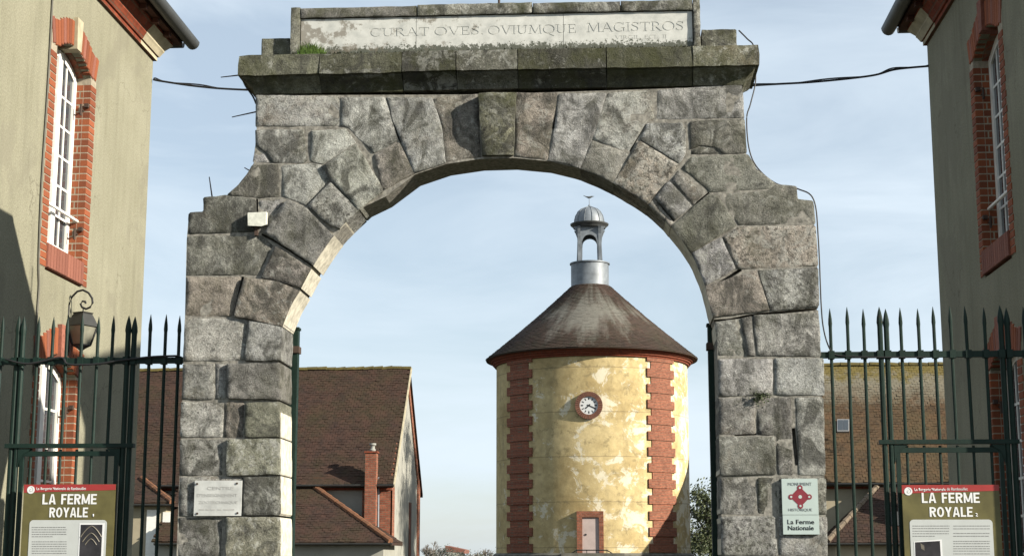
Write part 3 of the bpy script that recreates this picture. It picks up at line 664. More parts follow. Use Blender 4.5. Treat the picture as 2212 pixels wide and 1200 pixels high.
ENAM = plain('pale_enamel', (.36, .42, .40), .35, 0, .4, var=.04); REDE = plain('crimson_enamel', (.17, .022, .032), .4, 0, .4, var=.1); GREYI = plain('grey_ink', (.12, .135, .135), .5); DKI = plain('dark_ink', (.022, .028, .03), .5)
zs = PY(1728, 1111, -.03).z
MB().box(pb[0], pb[1], -.030, -.002, zs + .0015, pb[3]).build('emblem_plate', ENAM, hp); MB().box(pb[0] + .001, pb[1] + .001, -.030, -.002, pb[2], zs - .0015).build('name_plate', ENAM, hp)
c = PY(1728.5, 1072, -.03); R0 = 19.0 / 3330 * 11.97
mb = MB(); mb.prism([(c.x + R0 * a, -.0305, c.z + R0 * b) for a, b in ((1, .12), (.12, 1), (-.12, 1), (-1, .12), (-1, -.12), (-.12, -1), (.12, -1), (1, -.12))], (0, -.0012, 0))
mb.build('emblem', REDE, hp)
for a, b in ((1, 0), (-1, 0), (0, 1), (0, -1)):
    MB().disc((c.x + R0 * a, 0, c.z + R0 * b), .0205, -.0324, -.0303, 18).build('emblem_loop', REDE, hp); MB().disc((c.x + R0 * a, 0, c.z + R0 * b), .0085, -.0332, -.0304, 12).build('emblem_dot', ENAM, hp)
MB().disc(c, .0135, -.0328, -.0304, 16).build('emblem_dot', ENAM, hp)
for t, bx, m_, bd in (('MONUMENT', (1702, 1041, 1753, 1048), GREYI, 0), ('HISTORIQUE', (1703, 1097, 1754, 1104), GREYI, 0), ('La Ferme', (1701, 1121, 1759, 1131), DKI, .018), ('Nationale', (1702, 1134, 1758, 1144), DKI, .018)):
    lettering(t, pbox(*bx, -.03), -.0304, m_, hp, bd)
# small white flood-light bracket
p = PY(556, 472, -.04)
fl = thing('wall_sensor', 'small white bent metal sensor box fixed high on the left shoulder', 'sensor', (p.x, 0, p.z - .06))
WM = plain('chalky_white_metal', (.52, .52, .46), .6, var=.2, sc=25)
mb = MB(); mb.loft([[(p.x - .075, y, p.z + .052 + d), (p.x + .075, y, p.z + .056 + d), (p.x + .078, y - .004, p.z - .046 + d), (p.x + .04, y, p.z - .056 + d), (p.x - .07, y, p.z - .05 + d)] for y, d in ((-.012, 0), (-.05, -.004), (-.065, -.012))]); mb.build('housing', WM, fl, smooth=30)
MB().box(p.x - .022, p.x + .004, -.035, -.008, p.z - .135, p.z - .058).build('bracket', RUST, fl)
# plants on the masonry
def tuft(name, c, n, spread, h, mat, label, cat):
    mb = MB()
    for i in range(n):
        x = c[0] + random.gauss(0, spread); y = c[1] + random.uniform(-.03, .03); hh = h * random.uniform(.35, 1) * math.exp(-((x - c[0]) / spread / 2.2) ** 2)
        lx = random.gauss(0, .35) * hh; ly = random.gauss(-.1, .3) * hh; w = random.uniform(.0025, .005)
        mb.add([(x - w, y, c[2]), (x + w, y, c[2]), (x + lx * .45 + w * .7, y + ly * .45, c[2] + hh * .62), (x + lx * .45 - w * .7, y + ly * .45, c[2] + hh * .62), (x + lx * 1.1, y + ly, c[2] + hh)], [(0, 1, 2, 3), (3, 2, 4)])
    return tag(mb.build(name, mat, None, recalc=False, origin=c), label, cat, None, 'stuff')
p = PY(672, 108, -.07)
tuft('grass', (p.x, -.07, 5.636), 240, .06, .125, plain('fresh_grass', (.075, .125, .022), .7, var=.4, sc=30), 'tuft of green grass growing on the cornice ledge at the left end of the inscription', 'grass')
p = PY(1641, 858, 0)
mb = MB()
for i in range(160):
    a = random.uniform(0, 6.28); r = abs(random.gauss(0, .03)); x = p.x + r * math.cos(a) * 1.4; z = p.z + r * math.sin(a); y = -.012 - random.uniform(0, .035); s = random.uniform(.005, .010); b = random.uniform(0, 6.28)
    mb.add([(x + s * math.cos(b), y, z + s * math.sin(b)), (x + s * math.cos(b + 2), y - .01, z + s * math.sin(b + 2)), (x + s * math.cos(b + 4), y + .004, z + s * math.sin(b + 4))], [(0, 1, 2)])
tag(mb.build('wall_plant', plain('dark_leaf', (.03, .04, .016), .8, var=.4), None, recalc=False, origin=(p.x, -.01, p.z)), 'little dark plant rooted in a joint of the right pillar', 'plant', None, 'stuff')

# ================================================================ SIDE PAVILIONS
unit_brick = None
def brick_mesh():
    mb = MB(); b = .07; r = []
    for y, s in ((-.5, .94), (-.42, 1.0), (.5, 1.0)):
        k = .5 * s; r.append([(-k, y, -k), (k, y, -k), (k, y, k), (-k, y, k)])
    mb.loft(r); o = mb.build('brick', BRICK, None); me = o.data; bpy.data.objects.remove(o); me.materials.clear(); me.materials.append(BRICK); return me
BM_ = brick_mesh(); BMP = BM_.copy(); BMP.materials.clear(); BMP.materials.append(BRICKP)
def brick(parent, c, half, rot=None, me=BM_):
    """c centre, half sizes along local x (length), y (into wall), z"""
    o = bpy.data.objects.new('brick', me); reg(o, c, parent); o.scale = (half[0] * 2, half[1] * 2, half[2] * 2)
    if rot: o.rotation_euler = rot
    return o
def pavilion(sg, label, stay):
    xw = 4.6 * sg; YN, YF = -.1, 5.52; DEP = 6.0
    pv = thing('gate_pavilion', label, 'building', (xw + sg * 3, (YN + YF) / 2, 0), 'pavilions flanking the gateway')
    X = lambda d: xw + sg * d                       # d metres into the building (negative: towards the gateway)
    ZT = 7.5; win = [(1.2, 3.42), (4.63, 6.60)]; OY0, OY1 = 2.36, 3.39; RISE = .16; cy = (OY0 + OY1) / 2
    def arcz(zs, y): return zs + RISE * (1 - ((y - cy) / ((OY1 - OY0) / 2)) ** 2)
    # facing wall with its two openings, and the other three walls
    mb = MB()
    def slab(y0, y1, z0, z1): mb.box(min(X(0), X(.38)), max(X(0), X(.38)), y0, y1, z0, z1)
    slab(YN, OY0, 0, ZT); slab(OY1, YF, 0, ZT); slab(OY0, OY1, 0, win[0][0] - .28)
    for (za, zb_), top in zip(win, (win[1][0] - .28, ZT)):
        nn_ = 10; ys = [OY0 + (OY1 - OY0) * i / nn_ for i in range(nn_ + 1)]
        mb.prism([(X(0), y, arcz(zb_, y)) for y in ys] + [(X(0), OY1, top), (X(0), OY0, top)], (sg * .38, 0, 0))
    mb.build('wall', STUCCO, pv)
    mb = MB()
    for a in ((.38, DEP, YN, YN + .38), (.38, DEP, YF - .38, YF), (DEP - .38, DEP, YN + .38, YF - .38)): mb.box(min(X(a[0]), X(a[1])), max(X(a[0]), X(a[1])), a[2], a[3], 0, ZT)
    mb.build('outer_wall', STUCCO, pv)
    # windows
    for wi, (z0, zs) in enumerate(win):
        wd = bpy.data.objects.new('window', None); reg(wd, (X(.0), cy, z0), pv)
        rd = .20
        rows = int((zs - (z0 - .26)) / .0745)
        for k in range(rows):
            zc = z0 - .26 + (k + .5) * .0745
            for s_, yo in ((-1, OY0), (1, OY1)):
                wv = .155 if k % 2 else .165
                brick(wd, (X(.030), yo + s_ * (wv / 2 - .005), zc), (wv / 2 - .002, .04, .0315), (0, 0, -sg * math.pi / 2))
            if zc > z0:                              # the far reveal, which the street sees
                jy = OY1
                segs = ((.072, .105), (.113, .152)) if k % 2 else ((.072, .152),)
                for d0, d1 in segs:
                    brick(wd, (X((d0 + d1) / 2), jy + .031, zc), ((d1 - d0) / 2 - .003, .036, .0315), None)
        for s_, yo in ((-1, OY0), (1, OY1)): MB().box(min(X(-.0035), X(.3)), max(X(-.0035), X(.3)), min(yo - s_ * .0025, yo + s_ * .155), max(yo - s_ * .0025, yo + s_ * .155), z0 - .26, zs).build('mortar_bed', PALEM, wd)
        ya_ = [OY0 - .155 + (OY1 - OY0 + .31) * i / 12 for i in range(13)]; cl = lambda y: max(OY0, min(OY1, y))
        MB().prism([(X(-.0035), y, arcz(zs, cl(y)) + .003) for y in ya_] + [(X(-.0035), y, arcz(zs, cl(y)) + .272) for y in ya_[::-1]], (sg * .1, 0, 0)).build('mortar_bed', PALEM, wd)
        # rowlock sill, arch of bricks and white keystone
        ns_ = 13
        for k in range(ns_):
            yc = OY0 - .005 + (k + .5) * (OY1 - OY0 + .01) / ns_
            brick(wd, (X(.05), yc, z0 - .135), ((OY1 - OY0) / ns_ / 2 - .003, .078, .122), (0, 0, -sg * math.pi / 2), BMP)
        MB().box(min(X(.06), X(.2)), max(X(.06), X(.2)), OY0, OY1, z0 - .03, z0 - .004).build('sill', LIME, wd)
        na = 18
        for k in range(na):
            t = (k + .5) / na; y = OY0 - .16 + (OY1 - OY0 + .32) * t
            if abs(y - cy) < .085: continue
            yy_ = max(OY0, min(OY1, y)); ang = -(y - cy) * .42
            zc = arcz(zs, yy_) + .145
            bo = brick(wd, (X(.032), y, zc - .008), (.034, .045, .132), None, BMP if k % 4 == 0 else BM_); bo.rotation_mode = 'XYZ'; bo.rotation_euler = (ang, 0, -sg * math.pi / 2); bo.rotation_euler = (__import__('mathutils').Matrix.Rotation(ang, 4, 'X') @ __import__('mathutils').Matrix.Rotation(-sg * math.pi / 2, 4, 'Z')).to_euler()
        mbk = MB(); mbk.prism([(X(-.045), cy - .065, arcz(zs, cy) - .03), (X(-.045), cy + .065, arcz(zs, cy) - .03), (X(-.045), cy + .085, arcz(zs, cy) + .30), (X(-.045), cy - .085, arcz(zs, cy) + .30)], (sg * .3, 0, 0)); mbk.build('keystone', LIME if sg < 0 and wi == 1 else BRICKP, wd)
        nn_ = 10; ys = [OY0 + (OY1 - OY0) * i / nn_ for i in range(nn_ + 1)]
        mbs = MB(); mbs.loft([[(X(d), y, arcz(zs, y) - .004) for y in ys] + [(X(d), y, arcz(zs, y) + .02) for y in ys[::-1]] for d in (.085, .2)]); mbs.build('arch_soffit', BRICKWORK, wd)
        # white casement
        fx0, fx1 = X(.27), X(.33); A = lambda y0, y1, za, zb_, d0=.0, d1=.06: MB().box(min(X(.15 + d0), X(.15 + d1)), max(X(.15 + d0), X(.15 + d1)), y0, y1, za, zb_)
        A(OY0, OY0 + .075, z0, zs + .03).build('frame_stile', WHITE, wd); A(OY1 - .075, OY1, z0, zs + .03).build('frame_stile', WHITE, wd)
        A(cy - .055, cy + .055, z0, zs + .12, -.012).build('meeting_stile', WHITE, wd)
        A(OY0 + .075, OY1 - .075, z0, z0 + .09, .003).build('bottom_rail', WHITE, wd)
        mbt = MB(); mbt.prism([(X(.154), y, arcz(zs, y) - .10) for y in ys] + [(X(.154), y, arcz(zs, y) - .005) for y in ys[::-1]], (sg * .05, 0, 0)); mbt.build('head_rail', WHITE, wd)
        nr = 6; zz = [z0 + .09 + (zs - .0 - z0 - .09) * i / nr for i in range(nr + 1)]
        for s_ in (-1, 1):
            ya, yb = (OY0 + .075, cy - .055) if s_ < 0 else (cy + .055, OY1 - .075); ym = (ya + yb) / 2
            A(ym - .012, ym + .012, z0 + .09, zs + .06, .012, .046).build('glazing_bar', WHITE, wd)
            for i in range(1, nr): A(ya, yb, zz[i] - .012, zz[i] + .012, .015, .043).build('glazing_bar', WHITE, wd)
            for i in range(nr):
                for y0, y1 in ((ya + .002, ym - .013), (ym + .013, yb - .002)): A(y0, y1, zz[i] + .013, (zz[i + 1] - .013) if i < nr - 1 else zs + .03, .022, .030).build('pane', GLASS, wd)
        if wi == 1:
            zb_ = z0 + .42
            MB().tube([(X(.07), OY0 - .0, zb_), (X(.07), OY1 + .0, zb_)], .017, 8).build('guard_bar', WHITE, wd)
        for zh in (z0 + .28, zs - .36):                # shutter pintles
            mbh = MB(); mbh.tube([(X(.06), OY1 - .0, zh), (X(.06), OY1 - .10, zh - .004)], .009); mbh.tube([(X(.06), OY1 - .09, zh - .07), (X(.06), OY1 - .09, zh + .05)], .013); mbh.box(min(X(.0), X(.045)), max(X(.0), X(.045)), OY1 - .05, OY1 - .01, zh + .03, zh + .07); mbh.build('pintle', RUST, wd)
    # brick cornice with a stone corner, boarded eaves, gutters, hipped roof
    lv = [(.0, 7.5), (.035, 7.502), (.035, 7.55), (.055, 7.555), (.085, 7.61), (.10, 7.63), (.10, 7.645), (.15, 7.70), (.18, 7.735), (.18, 7.77)]
    def rect(p, y0, y1, grow=(1, 1)): 
        return [(X(-p), y0 - p * grow[0], 0), (X(-p), y1 + p * grow[1], 0), (X(DEP + p), y1 + p * grow[1], 0), (X(DEP + p), y0 - p * grow[0], 0)]
    MB().loft([[(x, y, z) for x, y, _ in rect(p, YN, YF)] for p, z in lv]).build('brick_cornice', BRICKRED, pv)
    MB().loft([[(x, y, z) for x, y, _ in [(X(-p - .004), YF - .62, 0), (X(-p - .004), YF + p + .004, 0), (X(.5), YF + p + .004, 0), (X(.5), YF - .62, 0)]] for p, z in [(q, w + (.001 if w < 7.6 else 0)) for q, w in lv[:-1]]]).build('corner_stone', LIME, pv)
    E_ = .27
    MB().loft([[(x, y, z) for x, y, _ in rect(p, YN, YF)] for p, z in ((.17, 7.774), (E_, 7.776), (E_, 7.82), (.17, 7.825))]).build('eaves_boards', WOOD, pv)
    for k, yj in enumerate([YN + .2 + .47 * i for i in range(12)]):
        MB().box(min(X(-.185), X(-E_ + .01)), max(X(-.185), X(-E_ + .01)), yj, yj + .075, 7.72, 7.772).build('rafter_end', WOOD, pv)
    def gut(a, b):
        a, b = Vector(a), Vector(b); t = (b - a).normalized(); u = Vector((-t.y, t.x, 0)); rings = []
        for p in (a, b):
            r_ = [p + u * (.085 * math.cos(w)) + Vector((0, 0, .095 * math.sin(w))) for w in [math.pi + math.pi * i / 10 for i in range(11)]]
            r_ += [p + u * (.075 * math.cos(w)) + Vector((0, 0, .085 * math.sin(w))) for w in [math.pi + math.pi * i / 10 for i in range(11)]][::-1]
            rings.append(r_)
        return MB().loft(rings).build('gutter', ZINC, pv, smooth=40)
    ge = E_ + .085; zg = 7.87
    gut((X(-ge), YN - E_ - .17, zg), (X(-ge), YF + E_ + .17, zg)); gut((X(-ge + .1), YF + ge, zg), (X(DEP), YF + ge, zg)); gut((X(-ge + .1), YN - ge, zg), (X(DEP), YN - ge, zg))
    ro = E_ + .03; hw = (YF - YN) / 2 + ro; ym = (YN + YF) / 2; zr = 7.83 + hw * .8
    mb = MB(); c0, c1, c2, c3 = (X(-ro), YN - ro, 7.832), (X(-ro), YF + ro, 7.832), (X(DEP + ro), YF + ro, 7.832), (X(DEP + ro), YN - ro, 7.832); r0, r1 = (X(-ro + hw), ym, zr), (X(DEP + ro - hw), ym, zr)
    mb.add([c0, c1, c2, c3, r0, r1], [(0, 1, 4), (1, 2, 5, 4), (2, 3, 5), (3, 0, 4, 5), (3, 2, 1, 0)]); mb.build('roof', ROOFT, pv)
    return pv, X
pvL, XL_ = pavilion(-1, 'sunlit ochre pavilion with tall brick framed window, left of the gateway', True)
pvR, XR_ = pavilion(1, 'shaded dark pavilion with tall brick framed window, right of the gateway', True)

# ================================================================ RAILINGS
FYR = .32
GRPR = 'green iron railings beside the gateway'
def railing(sg, pxs, ytip, label, doors, glabel):
    xs = sorted((PY(p, ytip, FYR).x for p in pxs), key=lambda v: abs(v))
    xe = abs(xs[-1]); extra = [xe + .125 * i for i in (1, 2, 3) if xe + .125 * i < 4.55]
    dpx = sorted(abs(PY(p, ytip, FYR).x) for p in doors)          # four door posts: inner pair, outer pair
    rl = thing('iron_railing', label, 'railing', (sg * 3.55, FYR, 0), GRPR)
    zt, zr, zc = 3.565, 3.19, 2.49
    def bar(par, x, z0, z1, r, spear=True, nm='bar'):
        mb = MB(); n = 8; pr = [(r, z0), (r, z1 - .17 if spear else z1)]
        if spear: pr += [(r * 1.02, z1 - .15), (r * 1.22, z1 - .125), (r * 1.05, z1 - .085), (r * .62, z1 - .04), (.0015, z1)]
        mb.lathe(x, FYR, pr, n, True, math.pi / 8); bx_, by_ = random.gauss(0, .004), random.gauss(0, .005)
        for p in mb.v: p.x += bx_ * ((p.z - z0) / (z1 - z0)) ** 2; p.y += by_ * ((p.z - z0) / (z1 - z0)) ** 2
        return mb.build(nm, GREEN, par, smooth=35)
    inner, outer = dpx[:2], dpx[2:]
    allx = [abs(x) for x in xs] + extra
    for ax in allx:
        post = any(abs(ax - d) < .02 for d in dpx); indoor = inner[1] + .02 < ax < outer[0] - .02
        bar(rl, sg * ax, 0.0 if not indoor else zc + .02, zt + random.uniform(-.012, .012), .0215 if post else .0135, True, 'post' if post else 'bar')
        mb = MB(); q = .03 if post else .023; mb.box(sg * ax - q, sg * ax + q, FYR - .03, FYR + .03, zr - .032, zr + .032); mb.build('collar', GREEN, rl)
    edge = 2.50
    MB().box(min(sg * edge, sg * 4.6), max(sg * edge, sg * 4.6), FYR - .019, FYR + .019, zr - .024, zr + .024).build('top_rail', GREEN, rl)
    a0, a1 = inner[1], outer[0]
    MB().box(min(sg * (a0 - .09), sg * (a1 + .09)), max(sg * (a0 - .09), sg * (a1 + .09)), FYR - .03, FYR + .03, zc - .008, zc + .026).build('lintel', GREEN, rl)
    for ax, s in ((a0, 1), (a1, -1)):
        mb = MB(); x = sg * ax; dx = sg * s
        mb.prism([(x + dx * .02, FYR - .02, zc - .012), (x + dx * .13, FYR - .02, zc - .012), (x + dx * .105, FYR - .02, zc - .035), (x + dx * .06, FYR - .02, zc - .06), (x + dx * .035, FYR - .02, zc - .11), (x + dx * .02, FYR - .02, zc - .16)], (0, .04, 0)); mb.build('corner_bracket', GREEN, rl)
    # rails low down
    MB().box(min(sg * edge, sg * (inner[0])), max(sg * edge, sg * inner[0]), FYR - .017, FYR + .017, .18, .225).build('bottom_rail', GREEN, rl)
    MB().box(min(sg * outer[1], sg * 4.6), max(sg * outer[1], sg * 4.6), FYR - .017, FYR + .017, .18, .225).build('bottom_rail', GREEN, rl)
    gd = thing('pedestrian_gate', glabel, 'gate', (sg * (a0 + a1) / 2, FYR, .05), 'small iron gates set in the railings')
    f0, f1 = a0 + .035, a1 - .035
    for ax in (f0 + .016, f1 - .016): MB().box(sg * ax - .016, sg * ax + .016, FYR - .0145, FYR + .0145, .05, zc - .02).build('stile', GREEN, gd)
    for z in (.08, 1.0, zc - .075): MB().box(min(sg * (f0 + .033), sg * (f1 - .033)), max(sg * (f0 + .033), sg * (f1 - .033)), FYR - .014, FYR + .014, z, z + .04).build('rail', GREEN, gd)
    for ax in allx:
        if f0 + .04 < ax < f1 - .04: bar(gd, sg * ax, .12, zc - .02, .0115, False)
    return rl
railing(-1, [6, 40, 52, 85, 117, 147, 180, 214, 245, 279, 291, 326, 358, 390], 680, 'dark green iron railing with spear tips between the ochre pavilion and the arch', [279, 291, 40, 52], 'closed green barred gate in the left railing, behind the board numbered 1')
railing(1, [1792, 1828, 1863, 1898, 1912, 1944, 1983, 2016, 2052, 2086, 2124, 2159, 2173, 2210], 668, 'dark green iron railing with spear tips between the arch and the shaded pavilion', [1898, 1912, 2159, 2173], 'closed green barred gate in the right railing, behind the board numbered 2')
for sg, lb in ((-1, 'green carriage gate post showing behind the left jamb of the arch'), (1, 'dark green carriage gate post behind the right jamb of the arch')):
    x = -1.745 if sg < 0 else 1.665; x0, x1 = (x - .045, x + .037) if sg < 0 else (x - .023, x + .055); zt = 3.45
    gp = thing('gate_post', lb, 'post', ((x0 + x1) / 2, T + .06, 0), 'posts of the carriage gate')
    MB().box(x0, x1, T + .02, T + .10, 0, zt).build('shaft', GREEN, gp); MB().box(x0 - .008, x1 + .008, T + .012, T + .108, zt, zt + .02).build('cap', GREEN, gp)
    z = PY(630, 755, .45).z; MB().box(x0 - .012, x1 + .012, T + .008, T + .112, z - .03, z + .025).build('collar', RUST, gp)

# ================================================================ INFORMATION BOARDS
OLIVE = plain('olive_print', (.095, .083, .030), .45, 0, .35, var=.3, sc=5); BAND = plain('red_print', (.26, .028, .026), .45, 0, .35, var=.08); WPR = plain('white_print', (.60, .60, .60), .45, 0, .3, var=.03); PAPER = plain('pale_print', (.40, .415, .405), .45, 0, .3, var=.04)
GREYT = plain('grey_print', (.17, .17, .17), .6); PHOTO = plain('dark_photo_print', (.024, .022, .024), .3, 0, .4, var=.5, sc=9); SAND = plain('stone_photo_print', (.14, .125, .10), .4, var=.3)
SYB = .235
def rrect(b, r, y, n=5):
    pts = []
    for cx, cz, a in ((b[1] - r, b[3] - r, 0), (b[0] + r, b[3] - r, 90), (b[0] + r, b[2] + r, 180), (b[1] - r, b[2] + r, 270)):
        pts += [(cx + r * math.cos(math.radians(a + 90 * i / n)), y, cz + r * math.sin(math.radians(a + 90 * i / n))) for i in range(n + 1)]
    return pts
def board(x0p, x1p, yt, label, title, num, hdr, logo, panel):
    b = pbox(x0p, yt, x1p, yt + 12, SYB); x0, x1, zt = b[0], b[1], b[3]; zb_ = zt - 1.12
    bd = thing('information_board', label, 'sign', ((x0 + x1) / 2, SYB, 0), 'farm information boards')
    MB().box(x0, x1, SYB, SYB + .022, zb_, zt).build('board', OLIVE, bd)
    for x in (x0 + .08, x1 - .08): MB().box(x - .02, x + .02, SYB + .023, SYB + .055, 0, zt - .05).build('leg', GREEN, bd)
    bz = pbox(x0p, yt, x1p, yt + 15.5, SYB)
    MB().prism([(x0, SYB - .0015, zt - .001), (x1, SYB - .0015, zt - .001), (x1, SYB - .0015, zt - .046), (x0, SYB - .0015, zt - .066)], (0, .0012, 0)).build('header_band', BAND, bd)
    for t, bx, bo in title: sans(t, pbox(*bx, SYB), SYB - .0016, WPR, bd)
    lettering(num[0], pbox(*num[1], SYB), SYB - .002, WPR, bd, .01)
    lettering('La Bergerie Nationale', pbox(*hdr[0], SYB), SYB - .002, WPR, bd, .01); lettering('de Rambouillet', pbox(*hdr[1], SYB), SYB - .002, WPR, bd)
    c = PY(*logo, SYB); MB().disc(c, .031, SYB - .0032, SYB - .0018, 22).build('emblem', WPR, bd)
    mb = MB(); pts = [(c.x + .0045 * t * math.cos(t * 1.55), SYB - .0038, c.z + .0045 * t * math.sin(t * 1.55)) for t in [i * .28 + .6 for i in range(17)]]; mb.tube(pts, .0012, 4); mb.build('emblem_scroll', GREYT, bd)
    pb_ = pbox(panel[0], panel[1], panel[2], panel[1] + 20, SYB); pbx = (pb_[0], pb_[1], zb_ + .06, pb_[3])
    MB().prism(rrect(pbx, .03, SYB - .0015), (0, -.0012, 0)).build('text_panel', PAPER, bd)
    return bd, pbx
def lines(bd, x0p, x1p, ys, short=()):
    mb = MB()
    for i, y in enumerate(ys):
        b = pbox(x0p, y, x1p, y + 1.7, SYB); x = b[0]; xe = b[0] + (b[1] - b[0]) * (.6 if i in short else 1)
        while x < xe - .004:
            w = min(random.uniform(.008, .03), xe - x); mb.box(x, x + w, SYB - .0034, SYB - .0028, b[2], b[3]); x += w + .004
    tag(mb.build('text_lines', GREYT, bd), kind='stuff')
b1, pbx = board(52, 250, 1045, 'olive LA FERME ROYALE board numbered 1 on the left railing', [('LA FERME', (92, 1066, 209, 1088), .03), ('ROYALE', (107, 1095, 190, 1116), .03)], ('1', (200, 1109, 203, 1115)), ((79, 1051.5, 142, 1059), (145, 1051, 186, 1057)), (67, 1057), (64, 1122, 231))
lines(b1, 69, 144, [1137, 1142, 1147, 1152, 1157, 1168, 1173, 1178, 1183, 1188, 1193, 1200, 1206, 1212, 1218, 1224], (4, 11))
f = pbox(170, 1129, 224, 1215, SYB); MB().box(f[0], f[1], SYB - .0042, SYB - .0028, f[2], f[3]).build('photo_border', WPR, b1)
g = pbox(173, 1132, 220, 1212, SYB); MB().box(g[0], g[1], SYB - .0052, SYB - .0044, g[2], g[3]).build('photo', PHOTO, b1)
mb = MB()
for sc, dz in ((1.0, 0), (.8, -.055), (.55, -.10)):
    cx, hw_ = (g[0] + g[1]) / 2, (g[1] - g[0]) / 2 * .96 * sc; ztop = g[3] - .012 + dz
    pts = [(cx + s * hw_ * u, SYB - .0056, ztop - .085 * sc * (abs(u) ** 1.6)) for s, u in [(-1, 1 - i / 8) for i in range(9)] + [(1, i / 8) for i in range(1, 9)]]; mb.tube(pts, .0042, 4)
mb.build('photo_vault', SAND, b1)
b2, pbx = board(1948, 2158, 1046, 'olive LA FERME ROYALE board numbered 2 on the right railing', [('LA FERME', (1991, 1063, 2116, 1085), .03), ('ROYALE', (2008, 1094, 2101, 1115), .03)], ('2', (2106, 1107, 2112, 1114)), ((1975, 1053, 2042, 1061), (2045, 1052, 2090, 1058)), (1962, 1060), (1965, 1121, 2144))
lines(b2, 1971, 2051, [1134, 1139.5, 1145, 1150.5, 1156], (4,)); lines(b2, 2059, 2138, [1134, 1140, 1150, 1156, 1167, 1172, 1178, 1183, 1188, 1194, 1200, 1206], ())
a = [PY(*q, SYB) for q in ((1974, 1169), (2034, 1164), (2037, 1218), (1976, 1221))]; MB().prism([(q.x, SYB - .0042, q.z) for q in a], (0, .0014, 0)).build('photo_border', WPR, b2)
a = [PY(*q, SYB) for q in ((1976.5, 1170), (2030, 1167), (2033, 1216), (1978, 1218))]; MB().prism([(q.x, SYB - .0052, q.z) for q in a], (0, .0008, 0)).build('photo', PHOTO, b2)
a = [PY(*q, SYB) for q in ((1988, 1172), (1996, 1177), (1997, 1188), (1990, 1184))]; MB().prism([(q.x, SYB - .0060, q.z) for q in a], (0, .0006, 0)).build('photo_window', SAND, b2)

# ================================================================ WALL LANTERN
LY = 3.07
lp = thing('wall_lantern', 'black iron lantern on a scroll bracket under the window of the ochre pavilion', 'lantern', (-4.59, LY, PY(148, 705, LY).z))
pts = [PY(a, b, LY) for a, b in ((148, 760), (147, 720), (147, 680), (149, 658), (156, 640), (167, 629), (179, 626), (191, 632), (199, 644), (200, 654), (195, 663), (186, 667), (177, 663), (174, 656), (178, 650), (184, 651), (185, 655))]
MB().tube(pts, .011, 7).build('bracket', BLACK, lp, smooth=50)
MB().box(-4.595, -4.555, LY - .03, LY + .03, PY(148, 720, LY).z, PY(148, 695, LY).z).build('wall_plate', BLACK, lp)
c = PY(178, 700, LY); zt = PY(178, 676, LY).z; zsd = PY(178, 702, LY).z; zbt = PY(178, 746, LY).z; sx_ = 3330 / 15.3
def sq(r, z, ph=0): return [(c.x + r * math.cos(ph + k * math.pi / 2), LY + r * math.sin(ph + k * math.pi / 2), z) for k in range(4)]
ph = .35
MB().loft([sq(.105, zt + .006, ph), sq(.092, zt - .01, ph), sq(.10, zt - .02, ph), sq(.155, zsd, ph), sq(.16, zsd - .012, ph), sq(.15, zsd - .013, ph)]).build('hood', plain('aged_zinc', (.032, .032, .03), .55, .1), lp)
MB().loft([sq(.138, zsd - .014, ph), sq(.083, zbt + .012, ph)]).build('glass_body', LGLASS, lp)
for k in range(4): MB().tube([sq(.145, zsd - .012, ph)[k], sq(.09, zbt + .01, ph)[k]], .011, 5).build('edge_bar', BLACK, lp)
MB().loft([sq(.095, zbt + .012, ph), sq(.095, zbt, ph), sq(.04, zbt - .03, ph), sq(.015, zbt - .05, ph), sq(.02, zbt - .065, ph), sq(.004, zbt - .09, ph)]).build('base', BLACK, lp)
MB().tube([(c.x, LY, zt), (c.x, LY, PY(178, 664, LY).z)], .006).build('hanger', BLACK, lp)

# ================================================================ CABLES
def cable(label, pts, r=.012, mat=CABLE, twin=None):
    pts = [Vector(p) for p in pts]; sm = []
    for i in range(len(pts) - 1):
        p0, p1, p2, p3 = pts[max(i - 1, 0)], pts[i], pts[i + 1], pts[min(i + 2, len(pts) - 1)]
        for k in range(8):
            t = k / 8; sm.append(.5 * ((2 * p1) + (p2 - p0) * t + (2 * p0 - 5 * p1 + 4 * p2 - p3) * t * t + (3 * p1 - p0 - 3 * p2 + p3) * t ** 3))
    sm.append(pts[-1]); mb = MB().tube(sm, r, 6)
    if twin: mb.tube([p + Vector((.003, .004, .012 + .012 * math.sin(i * .5))) for i, p in enumerate(sm)], r * .7, 5)
    return tag(mb.build('cable', mat, None, smooth=50, origin=pts[0]), label, 'cable')
cable('twin black cable strung high between the two pavilions behind the gateway', [PY(q, w, 5.5) for q, w in ((331, 172), (352, 176), (430, 187), (528, 194), (800, 203), (1080, 206), (1400, 200), (1640, 184), (1760, 177), (1880, 164), (1935, 150), (2006, 143))], .0125, CABLE, True)
cable('black cable running down the right edge of the gateway to the railing', [PY(1596, 66, .3), PY(1614, 84, .36), PY(1628, 100, .44), PY(1630, 140, .44), PY(1632, 178, .44), PY(1621, 225, .38), PY(1613, 256, .3), PY(1618, 320, .22), PY(1636, 362, .22), PY(1676, 396, .22), PY(1724, 408, .22), PY(1758, 432, .22), PY(1768, 520, .22), PY(1774, 660, .22), PY(1780, 715, .25), PY(1792, 752, .29), PY(1806, 766, .30), PY(1850, 770, .29), PY(1930, 771, .29), PY(2000, 771, .29)], .006)
cable('thin black cable sagging along the left railing', [PY(12, 775, .28), PY(60, 785, .27), PY(130, 772, .28), PY(148, 786, .27), PY(205, 786, .27), PY(260, 778, .28), PY(330, 770, .28), PY(386, 768, .28)], .009)
cable('grey cable clipped down the ochre wall beside the window', [Vector((-4.585, y, z)) for y, z in ((2.13, 7.4), (2.14, 6.2), (2.12, 5.2), (2.14, 4.6), (2.17, 4.3), (2.2, 4.15), (2.19, 3.8), (2.2, 3.3))], .009, plain('grey_cable', (.10, .095, .08), .7))
